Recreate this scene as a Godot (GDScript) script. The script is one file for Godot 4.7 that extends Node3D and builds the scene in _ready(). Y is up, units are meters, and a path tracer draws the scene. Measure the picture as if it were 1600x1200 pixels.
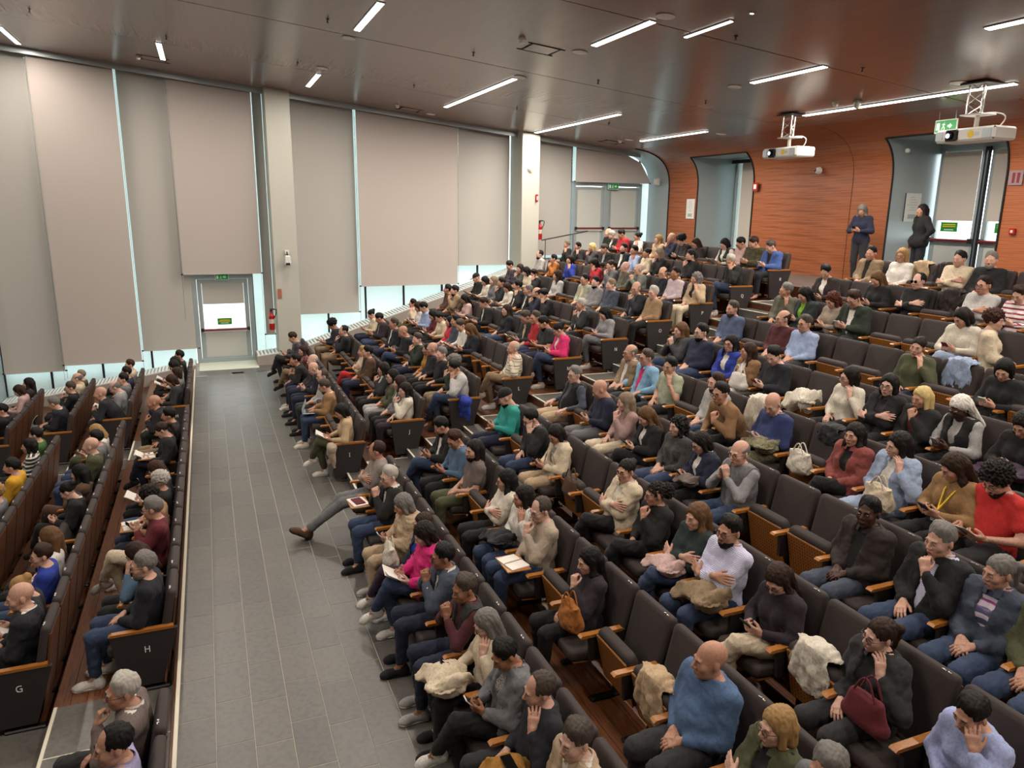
extends Node3D
# A lecture hall seen across its cross aisle. World: -Z runs along the rows towards the window wall, +X runs up the tiers
# to the timber rear wall, Y is up, metres. The aisle floor is y = 0.

const EYE := Vector3(0, 4.23, 0)
const RIGHT := Vector3(0.92779555, 0.0116853, 0.37290599)
const UPV := Vector3(0.07418146, 0.97377529, -0.21507856)
const BACK := Vector3(-0.3656399, 0.22721164, 0.90259755)
const FOCAL := 1166.65
const LETTERS := "ABCDEFGHIJKLMNOPQR"
const WALL_Z := -21.9
const REAR_X := 13.7

var M := {}          # materials by name
var T := {}          # textures
var SH := {}         # shared meshes
var used := {}
var rng := RandomNumberGenerator.new()

func _ready():
	rng.seed = 7
	make_camera()
	make_environment()
	make_textures()
	make_materials()
	make_lamps()
	make_floor()
	make_tiers()
	make_ceiling()
	make_window_wall()
	make_rear_wall()
	make_closing_walls()
	make_wall_things()
	make_ceiling_things()
	make_projectors()
	make_seats()
	make_people()
	make_belongings()

# ------------------------------------------------------------------ camera, sky, lamps
func make_camera():
	var cam := Camera3D.new()
	cam.name = "camera"
	add_child(cam)
	cam.transform = Transform3D(Basis(RIGHT, UPV, BACK).orthonormalized(), EYE)
	cam.fov = 54.433
	cam.near = 0.05
	cam.far = 200.0
	cam.current = true

func make_environment():
	var e := Environment.new()
	e.background_mode = Environment.BG_SKY
	var sm := ProceduralSkyMaterial.new()
	sm.sky_top_color = Color(0.92, 0.955, 0.965)
	sm.sky_horizon_color = Color(0.96, 0.99, 1.0)
	sm.ground_bottom_color = Color(0.5, 0.52, 0.5)
	sm.ground_horizon_color = Color(0.85, 0.9, 0.92)
	sm.sun_angle_max = 0.0
	var sky := Sky.new()
	sky.sky_material = sm
	e.sky = sky
	e.background_energy_multiplier = 5.8
	e.tonemap_mode = Environment.TONE_MAPPER_LINEAR
	e.tonemap_exposure = 1.07
	e.sdfgi_enabled = true
	e.ssao_enabled = true
	e.ssil_enabled = true
	var w := WorldEnvironment.new()
	w.name = "surroundings"
	w.environment = e
	add_child(w)

const LAMP_POWER := 7.0
# x, z of the far end, z of the near end, width: the linear lamps set flush in the sloping ceiling
const LAMPS := [
	[-3.6, -21.0, -19.2, 0.1], [-0.6, -19.65, -17.8, 0.1], [2.58, -19.85, -18.0, 0.1], [2.58, -13.4, -11.55, 0.1],
	[5.9, -19.3, -14.6, 0.1], [5.88, -11.25, -9.55, 0.1], [6.62, -9.85, -8.8, 0.05],
	[9.12, -20.9, -16.05, 0.1], [9.02, -11.3, -9.6, 0.1], [8.98, -6.95, -5.2, 0.1],
	[11.6, -19.15, -16.1, 0.1], [11.5, -12.7, -8.3, 0.1],
	[-0.6, -13.4, -11.55, 0.1], [-3.6, -13.4, -11.55, 0.1], [-0.6, -7.0, -5.2, 0.1], [2.58, -7.0, -5.2, 0.1],
	[5.9, -5.2, -3.4, 0.1], [2.58, -1.2, 0.6, 0.1], [5.9, -0.6, 1.2, 0.1], [8.98, -2.2, -0.4, 0.1], [11.5, -5.0, -2.2, 0.1],
	[-6.6, -19.0, -17.2, 0.1], [-6.6, -13.0, -11.0, 0.1], [-6.6, -6.0, -4.0, 0.1], [-3.6, -5.2, -3.4, 0.1],
]

func ceiling_y(x: float) -> float:
	return 7.38 - 0.104 * x

func make_lamps():
	var n := 0
	for l in LAMPS:
		var x: float = l[0]
		var length: float = l[2] - l[1]
		var mid := Vector3(x, ceiling_y(x), 0.5 * (l[1] + l[2]))
		var t := thing("linear_lamp", "", "ceiling lamp", mid)
		t.rotation.z = atan(-0.104)
		part("housing", box(l[3] + 0.03, 0.03, length + 0.03, Vector3(0, 0.0, 0)), M.alu, t)
		part("diffuser", box(l[3], 0.012, length, Vector3(0, -0.018, 0)), M.lamp_glow, t)
		var a := AreaLight3D.new()
		a.name = "lamp_light"
		a.area_size = Vector2(l[3], length)
		a.light_color = Color(1.0, 0.955, 0.905)
		a.light_energy = LAMP_POWER * length * 0.9 * (0.5 if l[3] < 0.09 else 1.0)
		a.area_normalize_energy = true
		a.area_range = 40.0
		a.area_attenuation = 2.0
		a.shadow_enabled = true
		a.position = Vector3(0, -0.03, 0)
		a.rotation.x = -PI / 2
		t.add_child(a)
		n += 1
		var kind := "long" if length > 2.5 else "short"
		var by := "over stage-side rows" if x < -1.5 else ("over the cross aisle" if x < 3.5 else ("over the middle tiers" if x < 8 else ("over the upper tiers" if x < 10.5 else "before the timber wall")))
		var w := "near the blinds" if mid.z < -15.5 else ("by the stairs" if mid.z < -8 else "far from the blinds")
		t.set_meta("label", "%s%s white linear lamp %s, %s" % ["thin " if l[3] < 0.09 else "", kind, by, w])
		t.set_meta("group", "linear lamps set in the timber ceiling")

# ------------------------------------------------------------------ small helpers
func numbered(base: String) -> String:
	if not used.has(base):
		used[base] = 0
		return base
	used[base] += 1
	return "%s_%03d" % [base, used[base]]

func thing(called: String, label: String, category: String, at := Vector3.ZERO, turn := 0.0, group := "") -> Node3D:
	var o := Node3D.new()
	o.name = numbered(called)
	add_child(o)
	o.position = at
	o.rotation.y = turn
	if label: o.set_meta("label", label)
	o.set_meta("category", category)
	if group: o.set_meta("group", group)
	return o

func struct(called: String, at := Vector3.ZERO) -> Node3D:
	var o := Node3D.new()
	o.name = numbered(called)
	add_child(o)
	o.position = at
	o.set_meta("kind", "structure")
	return o

func part(called: String, mesh: Mesh, mat: Material, parent: Node, at := Vector3.ZERO, basis := Basis()) -> MeshInstance3D:
	var o := MeshInstance3D.new()
	o.name = called
	o.mesh = mesh
	if mat: o.material_override = mat
	o.transform = Transform3D(basis, at)
	parent.add_child(o, true)
	return o

func single(called: String, mesh: Mesh, mat: Material, label: String, category: String, at := Vector3.ZERO, basis := Basis(), group := "") -> MeshInstance3D:
	var o := MeshInstance3D.new()
	o.name = numbered(called)
	o.mesh = mesh
	if mat: o.material_override = mat
	o.transform = Transform3D(basis, at)
	add_child(o)
	o.set_meta("label", label)
	o.set_meta("category", category)
	if group: o.set_meta("group", group)
	return o

# an axis-aligned box with a small chamfer, shared by size
func box(w: float, h: float, d: float, at := Vector3.ZERO, bevel := -1.0) -> ArrayMesh:
	var key := "box %.4f %.4f %.4f %s %.4f" % [w, h, d, at, bevel]
	if SH.has(key): return SH[key]
	var b := bevel if bevel >= 0.0 else minf(0.006, 0.2 * minf(w, minf(h, d)))
	var st := SurfaceTool.new()
	st.begin(Mesh.PRIMITIVE_TRIANGLES)
	add_box(st, Vector3(w, h, d), Transform3D(Basis(), at), b)
	SH[key] = st.commit()
	return SH[key]

func quad(st: SurfaceTool, a: Vector3, b: Vector3, c: Vector3, d: Vector3, ref: Vector3):
	# flat quad facing away from ref
	var n := (b - a).cross(c - a)
	if n.length_squared() < 1e-16: n = (c - a).cross(d - a)
	n = n.normalized()
	if n.dot((a + b + c + d) * 0.25 - ref) < 0.0:
		n = -n
		var s := b
		b = d
		d = s
	for p in [a, c, b, a, d, c]:
		st.set_normal(n)
		st.add_vertex(p)

func add_box(st: SurfaceTool, size: Vector3, xf: Transform3D, b := 0.004):
	var h := size * 0.5
	var o := xf.origin
	var v := func(sx, sy, sz, keep): 
		var q := Vector3(sx * h.x, sy * h.y, sz * h.z)
		for k in 3:
			if k != keep: q[k] -= signf(q[k]) * b
		return xf * q
	for ax in 3:
		var u := (ax + 1) % 3
		var w := (ax + 2) % 3
		for s in [-1.0, 1.0]:
			var c := []
			for uv in [[-1, -1], [1, -1], [1, 1], [-1, 1]]:
				var g := Vector3.ZERO
				g[ax] = s
				g[u] = uv[0]
				g[w] = uv[1]
				c.append(v.call(g.x, g.y, g.z, ax))
			quad(st, c[0], c[1], c[2], c[3], o)
	if b <= 0.0: return
	for ax in 3:
		var u := (ax + 1) % 3
		var w := (ax + 2) % 3
		for su in [-1.0, 1.0]:
			for sw in [-1.0, 1.0]:
				var g1 := Vector3.ZERO
				g1[ax] = -1.0
				g1[u] = su
				g1[w] = sw
				var g2 := g1
				g2[ax] = 1.0
				quad(st, v.call(g1.x, g1.y, g1.z, u), v.call(g2.x, g2.y, g2.z, u), v.call(g2.x, g2.y, g2.z, w), v.call(g1.x, g1.y, g1.z, w), o)

func tube(st: SurfaceTool, path: Array, r: float, seg := 8):
	for i in path.size() - 1:
		var a: Vector3 = path[i]
		var b: Vector3 = path[i + 1]
		var d := (b - a).normalized()
		var u := d.cross(Vector3.UP if absf(d.y) < 0.9 else Vector3.RIGHT).normalized()
		var w := d.cross(u)
		for k in seg:
			var t0 := TAU * k / seg
			var t1 := TAU * (k + 1) / seg
			var n0 := u * cos(t0) + w * sin(t0)
			var n1 := u * cos(t1) + w * sin(t1)
			var q := [[a + n0 * r, n0], [b + n0 * r, n0], [b + n1 * r, n1], [a + n0 * r, n0], [b + n1 * r, n1], [a + n1 * r, n1]]
			for e in q:
				st.set_normal(e[1])
				st.add_vertex(e[0])

func tubes(path: Array, r: float, seg := 8) -> ArrayMesh:
	var st := SurfaceTool.new()
	st.begin(Mesh.PRIMITIVE_TRIANGLES)
	tube(st, path, r, seg)
	return st.commit()

# a closed outline in the plane (u, v), pushed along an axis: axis 0 x, 1 y, 2 z
func extrude(outline: Array, axis: int, from: float, to: float) -> ArrayMesh:
	var pts := PackedVector2Array()
	for p in outline: pts.append(p)
	var put := func(p: Vector2, t: float) -> Vector3:
		if axis == 2: return Vector3(p.x, p.y, t)
		if axis == 0: return Vector3(t, p.y, p.x)
		return Vector3(p.x, t, p.y)
	var st := SurfaceTool.new()
	st.begin(Mesh.PRIMITIVE_TRIANGLES)
	var tri := Geometry2D.triangulate_polygon(pts)
	var dirv := Vector3.ZERO
	dirv[axis] = signf(to - from)
	for side in 2:
		var t := to if side else from
		var n := dirv if side else -dirv
		for i in range(0, tri.size(), 3):
			var a: Vector3 = put.call(pts[tri[i]], t)
			var b: Vector3 = put.call(pts[tri[i + 1]], t)
			var c: Vector3 = put.call(pts[tri[i + 2]], t)
			if (b - a).cross(c - a).dot(n) > 0.0:
				var s := b
				b = c
				c = s
			for q in [a, b, c]:
				st.set_normal(n)
				st.add_vertex(q)
	var turn := 1.0 if not Geometry2D.is_polygon_clockwise(pts) else -1.0
	for i in pts.size():
		var p := pts[i]
		var q := pts[(i + 1) % pts.size()]
		var e := (q - p).normalized()
		var n2 := Vector2(e.y, -e.x) * turn
		var n: Vector3 = (put.call(n2, 0.0) as Vector3)
		var a: Vector3 = put.call(p, from)
		var b: Vector3 = put.call(q, from)
		var c: Vector3 = put.call(q, to)
		var d: Vector3 = put.call(p, to)
		quad(st, a, b, c, d, (a + c) * 0.5 - n)
	return st.commit()

func lathe(profile: Array, seg := 20, axis := Basis()) -> ArrayMesh:
	# profile of (radius, height), turned round y
	var st := SurfaceTool.new()
	st.begin(Mesh.PRIMITIVE_TRIANGLES)
	for i in profile.size() - 1:
		var p: Vector2 = profile[i]
		var q: Vector2 = profile[i + 1]
		var e := (q - p).normalized()
		for k in seg:
			var t0 := TAU * k / seg
			var t1 := TAU * (k + 1) / seg
			var r0 := Vector3(cos(t0), 0, sin(t0))
			var r1 := Vector3(cos(t1), 0, sin(t1))
			var n0 := r0 * e.y - Vector3.UP * e.x
			var n1 := r1 * e.y - Vector3.UP * e.x
			var a := r0 * p.x + Vector3.UP * p.y
			var b := r0 * q.x + Vector3.UP * q.y
			var c := r1 * q.x + Vector3.UP * q.y
			var d := r1 * p.x + Vector3.UP * p.y
			for v in [[a, n0], [c, n1], [b, n0], [a, n0], [d, n1], [c, n1]]:
				st.set_normal(axis * v[1])
				st.add_vertex(axis * v[0])
	return st.commit()

func lettering(text: String, height: float, depth := 0.003, family := "Droid Sans") -> TextMesh:
	var key := "text %s %.3f %s" % [text, height, family]
	if SH.has(key): return SH[key]
	var f := SystemFont.new()
	f.font_names = PackedStringArray([family])
	var m := TextMesh.new()
	m.text = text
	m.font = f
	m.font_size = 48
	m.pixel_size = height / 34.0
	m.depth = depth
	m.curve_step = 2.0
	SH[key] = m
	return m

func pixel_of(p: Vector3) -> Vector2:
	var d := p - EYE
	var z := -d.dot(BACK)
	if z < 0.1: return Vector2(-9999, -9999)
	return Vector2(800 + FOCAL * d.dot(RIGHT) / z, 600 - FOCAL * d.dot(UPV) / z)

# ------------------------------------------------------------------ textures and materials
func noise_tex(freq: float, ramp: Array, seed_ := 1, size := 512, type := FastNoiseLite.TYPE_SIMPLEX_SMOOTH, octaves := 4) -> NoiseTexture2D:
	var n := FastNoiseLite.new()
	n.noise_type = type
	n.frequency = freq
	n.seed = seed_
	n.fractal_octaves = octaves
	var t := NoiseTexture2D.new()
	t.width = size
	t.height = size
	t.seamless = true
	t.noise = n
	if ramp:
		var g := Gradient.new()
		g.offsets = PackedFloat32Array(ramp.map(func(r): return r[0]))
		g.colors = PackedColorArray(ramp.map(func(r): return r[1]))
		t.color_ramp = g
	return t

func make_textures():
	T.grain = noise_tex(0.012, [[0.0, Color(0.62, 0.6, 0.58)], [0.35, Color(0.86, 0.85, 0.84)], [0.55, Color(1, 1, 1)], [0.75, Color(0.82, 0.8, 0.78)], [1.0, Color(0.66, 0.62, 0.6)]], 3, 512, FastNoiseLite.TYPE_SIMPLEX_SMOOTH, 5)
	T.grain_soft = noise_tex(0.012, [[0.0, Color(0.95, 0.945, 0.94)], [0.5, Color(1, 1, 1)], [1.0, Color(0.955, 0.95, 0.95)]], 4, 512, FastNoiseLite.TYPE_SIMPLEX_SMOOTH, 4)
	T.mottle = noise_tex(0.02, [[0.0, Color(0.82, 0.82, 0.82)], [0.5, Color(0.95, 0.95, 0.95)], [1.0, Color(1, 1, 1)]], 5)
	var fab := noise_tex(0.25, [], 9, 256, FastNoiseLite.TYPE_SIMPLEX, 2)
	fab.as_normal_map = true
	fab.bump_strength = 3.0
	T.weave = fab
	var sl := noise_tex(0.03, [], 11, 512, FastNoiseLite.TYPE_SIMPLEX_SMOOTH, 4)
	sl.as_normal_map = true
	sl.bump_strength = 2.0
	T.slate = sl
	T.speckle = noise_tex(0.16, [[0.0, Color(0.08, 0.08, 0.08)], [0.42, Color(0.12, 0.12, 0.12)], [0.5, Color(0.8, 0.78, 0.75)], [1.0, Color(0.9, 0.88, 0.85)]], 21, 256, FastNoiseLite.TYPE_CELLULAR, 1)
	T.darkprint = noise_tex(0.2, [[0.0, Color(0.07, 0.07, 0.07)], [0.55, Color(0.1, 0.1, 0.1)], [0.62, Color(0.4, 0.38, 0.36)], [1.0, Color(0.45, 0.42, 0.4)]], 22, 256, FastNoiseLite.TYPE_CELLULAR, 1)
	T.camo = noise_tex(0.02, [[0.0, Color(0.2, 0.2, 0.15)], [0.4, Color(0.33, 0.34, 0.25)], [0.6, Color(0.48, 0.44, 0.3)], [1.0, Color(0.25, 0.26, 0.2)]], 23, 256)
	T.fairisle = stripes([Color(0.75, 0.7, 0.75), Color(0.2, 0.22, 0.35), Color(0.7, 0.66, 0.7), Color(0.5, 0.2, 0.42), Color(0.75, 0.7, 0.75), Color(0.25, 0.27, 0.4)], [4, 5, 3, 2, 4, 5])
	T.stripe_blue = stripes([Color(0.86, 0.86, 0.92), Color(0.42, 0.42, 0.62)], [6, 4])
	T.stripe_red = stripes([Color(0.85, 0.82, 0.82), Color(0.5, 0.12, 0.18)], [9, 6])
	T.stripe_black = stripes([Color(0.06, 0.06, 0.07), Color(0.8, 0.78, 0.74)], [9, 6])
	T.stripe_cream = stripes([Color(0.76, 0.72, 0.64), Color(0.2, 0.17, 0.15), Color(0.76, 0.72, 0.64), Color(0.45, 0.36, 0.28)], [14, 3, 9, 2])
	T.plaid_red = plaid(Color(0.42, 0.12, 0.16), Color(0.12, 0.06, 0.1), Color(0.6, 0.45, 0.45))
	T.plaid_navy = plaid(Color(0.16, 0.16, 0.24), Color(0.07, 0.07, 0.1), Color(0.42, 0.32, 0.36))
	T.holes = perforation()

func stripes(colors: Array, widths: Array) -> ImageTexture:
	var total := 0
	for w in widths: total += w
	var im := Image.create(4, total * 4, false, Image.FORMAT_RGB8)
	var y := 0
	for i in colors.size():
		im.fill_rect(Rect2i(0, y * 4, 4, widths[i] * 4), colors[i])
		y += widths[i]
	return ImageTexture.create_from_image(im)

func plaid(a: Color, b: Color, c: Color) -> ImageTexture:
	var im := Image.create(64, 64, false, Image.FORMAT_RGB8)
	im.fill(a)
	im.fill_rect(Rect2i(0, 0, 22, 64), a.lerp(b, 0.6))
	for y in range(0, 22):
		for x in 64: im.set_pixel(x, y, im.get_pixel(x, y).lerp(b, 0.6))
	im.fill_rect(Rect2i(42, 0, 3, 64), c)
	im.fill_rect(Rect2i(0, 42, 64, 3), c)
	return ImageTexture.create_from_image(im)

func perforation() -> ImageTexture:
	var im := Image.create(128, 128, false, Image.FORMAT_RGB8)
	for y in 128:
		for x in 128:
			var n := 0.92 + 0.08 * sin(x * 0.23 + 2.0 * sin(y * 0.049087))
			im.set_pixel(x, y, Color(n, n, n))
	for j in 4:
		for i in 4:
			var c := Vector2(16 + 32 * i, 16 + 32 * j)
			for y in range(int(c.y) - 7, int(c.y) + 8):
				for x in range(int(c.x) - 7, int(c.x) + 8):
					if Vector2(x, y).distance_to(c) < 6.5: im.set_pixel(x % 128, y % 128, Color(0.2, 0.15, 0.12))
	return ImageTexture.create_from_image(im)

func mat(c: Color, rough := 0.8, metal := 0.0, spec := 0.5) -> StandardMaterial3D:
	var m := StandardMaterial3D.new()
	m.albedo_color = c
	m.roughness = rough
	m.metallic = metal
	m.metallic_specular = spec
	return m

func tri(m: StandardMaterial3D, tex: Texture2D, scale: Vector3, world := true) -> StandardMaterial3D:
	m.albedo_texture = tex
	m.uv1_triplanar = true
	m.uv1_world_triplanar = world
	m.uv1_scale = scale
	m.uv1_triplanar_sharpness = 4.0
	return m

func make_materials():
	M.tile = tri(mat(Color(0.345, 0.335, 0.315), 0.36, 0.0, 0.6), T.mottle, Vector3(1.3, 1.3, 1.3))
	M.tile.normal_enabled = true
	M.tile.normal_texture = T.slate
	M.tile.normal_scale = 0.1
	M.tile_b = M.tile.duplicate()
	M.tile_b.albedo_color = Color(0.36, 0.347, 0.325)
	M.tile_c = M.tile.duplicate()
	M.tile_c.albedo_color = Color(0.325, 0.318, 0.302)
	M.grout = mat(Color(0.62, 0.6, 0.55), 0.9)
	M.nosing = mat(Color(0.78, 0.75, 0.68), 0.5)
	M.threshold = mat(Color(0.76, 0.78, 0.72), 0.5)
	for i in 4:
		var c: Color = [Color(0.36, 0.2, 0.11), Color(0.42, 0.25, 0.14), Color(0.31, 0.17, 0.095), Color(0.46, 0.28, 0.16)][i]
		M["plank%d" % i] = tri(mat(c, 0.4), T.grain, Vector3(4.0, 4.0, 0.35))
	M.riser = M.plank0
	M.ceil = tri(mat(Color(0.53, 0.425, 0.385), 0.24, 0.0, 0.6), T.grain_soft, Vector3(2.4, 2.4, 0.05))
	M.timber = tri(mat(Color(0.62, 0.36, 0.22), 0.34, 0.0, 0.5), T.grain, Vector3(3.0, 3.4, 0.06))
	M.dark_seam = mat(Color(0.05, 0.035, 0.03), 0.8)
	M.niche = mat(Color(0.6, 0.64, 0.65), 0.35, 0.3)
	M.alu = mat(Color(0.62, 0.66, 0.67), 0.4, 0.4)
	M.frame = mat(Color(0.6, 0.65, 0.66), 0.4, 0.3)
	M.frame_dark = mat(Color(0.1, 0.11, 0.12), 0.5, 0.3)
	M.pillar = mat(Color(0.68, 0.68, 0.64), 0.6)
	M.plaster = mat(Color(0.7, 0.69, 0.66), 0.85)
	M.dark_wall = mat(Color(0.3, 0.22, 0.18), 0.6)
	M.blind = mat(Color(0.68, 0.65, 0.625), 0.9)
	M.blind.backlight_enabled = true
	M.blind.backlight = Color(0.1, 0.1, 0.1)
	M.blind_thin = mat(Color(0.67, 0.66, 0.635), 0.9)
	M.blind_thin.backlight_enabled = true
	M.blind_thin.backlight = Color(0.22, 0.25, 0.24)
	M.blind_pale = mat(Color(0.74, 0.71, 0.67), 0.9)
	M.frosted = mat(Color(0.84, 0.88, 0.88), 0.35)
	M.frosted.backlight_enabled = true
	M.frosted.backlight = Color(0.86, 0.9, 0.9)
	M.glass = mat(Color(0.85, 0.95, 0.95, 0.12), 0.03)
	M.glass.transparency = BaseMaterial3D.TRANSPARENCY_ALPHA
	M.white = mat(Color(0.8, 0.8, 0.78), 0.5)
	M.bright_white = mat(Color(0.93, 0.92, 0.9), 0.35)
	M.offwhite = mat(Color(0.72, 0.7, 0.66), 0.5)
	M.slat = mat(Color(0.8, 0.82, 0.81), 0.45)
	M.bench = mat(Color(0.58, 0.55, 0.52), 0.7)
	M.door = mat(Color(0.7, 0.71, 0.69), 0.5)
	M.black = mat(Color(0.035, 0.035, 0.04), 0.5)
	M.black_gloss = mat(Color(0.02, 0.02, 0.025), 0.15)
	M.red = mat(Color(0.6, 0.06, 0.06), 0.35)
	M.red_bar = mat(Color(0.42, 0.06, 0.09), 0.35)
	M.green = mat(Color(0.05, 0.45, 0.2), 0.5)
	M.green.emission_enabled = true
	M.green.emission = Color(0.05, 0.45, 0.2)
	M.green.emission_energy_multiplier = 0.35
	M.green_flat = mat(Color(0.07, 0.5, 0.16), 0.6)
	M.sign_white = mat(Color(0.85, 0.9, 0.86), 0.5)
	M.yellow = mat(Color(0.85, 0.7, 0.06), 0.5)
	M.chrome = mat(Color(0.7, 0.7, 0.68), 0.25, 0.9)
	M.lamp_glow = mat(Color(1, 1, 1), 0.5)
	M.lamp_glow.emission_enabled = true
	M.lamp_glow.emission = Color(1.0, 0.97, 0.93)
	M.lamp_glow.emission_energy_multiplier = 5.0
	M.lens = mat(Color(0.02, 0.03, 0.08), 0.08)
	M.lens_glow = mat(Color(0.7, 0.85, 1.0), 0.3)
	M.lens_glow.emission_enabled = true
	M.lens_glow.emission = Color(0.75, 0.88, 1.0)
	M.lens_glow.emission_energy_multiplier = 3.0
	# seats
	M.upholstery = tri(mat(Color(0.205, 0.168, 0.158), 0.85), T.mottle, Vector3(6, 6, 6), false)
	M.upholstery.normal_enabled = true
	M.upholstery.normal_texture = T.weave
	M.upholstery.normal_scale = 0.3
	M.seat_side = mat(Color(0.135, 0.115, 0.115), 0.6)
	M.seat_metal = mat(Color(0.05, 0.05, 0.05), 0.4)
	M.veneer = tri(mat(Color(0.36, 0.215, 0.12), 0.4), T.grain, Vector3(9, 1.2, 9), false)
	M.honey = tri(mat(Color(0.64, 0.41, 0.17), 0.35), T.grain, Vector3(14, 14, 2), false)
	M.perforated = mat(Color(0.57, 0.36, 0.15), 0.45)
	M.perforated.albedo_texture = T.holes
	M.perforated.uv1_triplanar = true
	M.perforated.uv1_scale = Vector3(8, 8, 8)
	M.number = mat(Color(0.85, 0.83, 0.8), 0.6)
	M.paper = mat(Color(0.82, 0.8, 0.77), 0.8)
	M.screen = mat(Color(0.03, 0.03, 0.035), 0.12)
	M.ground = mat(Color(0.72, 0.7, 0.64), 0.9)

# ------------------------------------------------------------------ rows
func row_floor(n: int) -> float:
	if n >= 0: return 0.25 * n + 0.0028 * n * n
	return [-0.22, -0.38, -0.55, -0.71, -0.87, -1.03][-n - 1]

func row_back(n: int) -> float:   # x of the top edge of the seat backs
	if n >= 0: return 2.1 + n
	return [-0.54, -1.58, -2.6, -3.63, -4.65, -5.67][-n - 1]

func near_end(n: int) -> float: return -(9.38 + 0.065 * n + 0.3)
func far_end(n: int) -> float: return -(11.66 + 0.095 * n - 0.3)

func make_floor():
	var f := struct("floor")
	part("grout_bed", box(3.6, 0.3, 24.4, Vector3(1.28, -0.1508, -9.8), 0.0), M.grout, f)
	var tile := box(0.2885, 0.02, 0.581, Vector3.ZERO, 0.0025)
	var shift := [0.0, 0.17, 0.07, 0.27, 0.12, 0.33, 0.02, 0.21]
	var mats := [M.tile, M.tile_b, M.tile, M.tile_c]
	for i in 8:
		for j in 30:
			var z: float = -4.02 - shift[i] - 0.587 * j
			if z < -20.2: continue
			part("tile", tile, mats[(i * 7 + j * 5 + (i * j) % 3) % 4], f, Vector3(-0.373 + 0.2945 * i, -0.008, z))
	part("far_tiles", box(2.36, 0.02, 1.0, Vector3(0.66, -0.008, -20.87 + 0.13)), M.tile, f)
	part("near_tiles", box(3.4, 0.02, 6.2, Vector3(1.2, -0.009, -0.62), 0.0), M.tile, f)
	part("seat_row_tiles", box(0.9, 0.02, 23.0, Vector3(2.28, -0.009, -10.0), 0.0), M.tile, f)
	part("door_threshold", box(1.5, 0.012, 1.2, Vector3(0.33, 0.0, -21.45), 0.003), M.threshold, f)
	part("aisle_edge_strip", box(0.035, 0.025, 24.0, Vector3(-0.535, -0.004, -9.9)), M.nosing, f)
	part("aisle_edge_wall", box(0.03, 1.0, 24.0, Vector3(-0.565, -0.52, -9.9)), M.riser, f)

func plank_deck(parent: Node3D, x0: float, x1: float, y: float, z0: float, z1: float, seed_: int):
	var w := 0.125
	var n := int(round((x1 - x0) / w))
	w = (x1 - x0) / n
	for i in n:
		var m := box(w - 0.003, 0.03, absf(z1 - z0), Vector3.ZERO, 0.001)
		part("plank", m, M["plank%d" % ((i * 3 + seed_ * 5 + i * i) % 4)], parent, Vector3(x0 + w * (i + 0.5), y - 0.015, 0.5 * (z0 + z1)))

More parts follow.
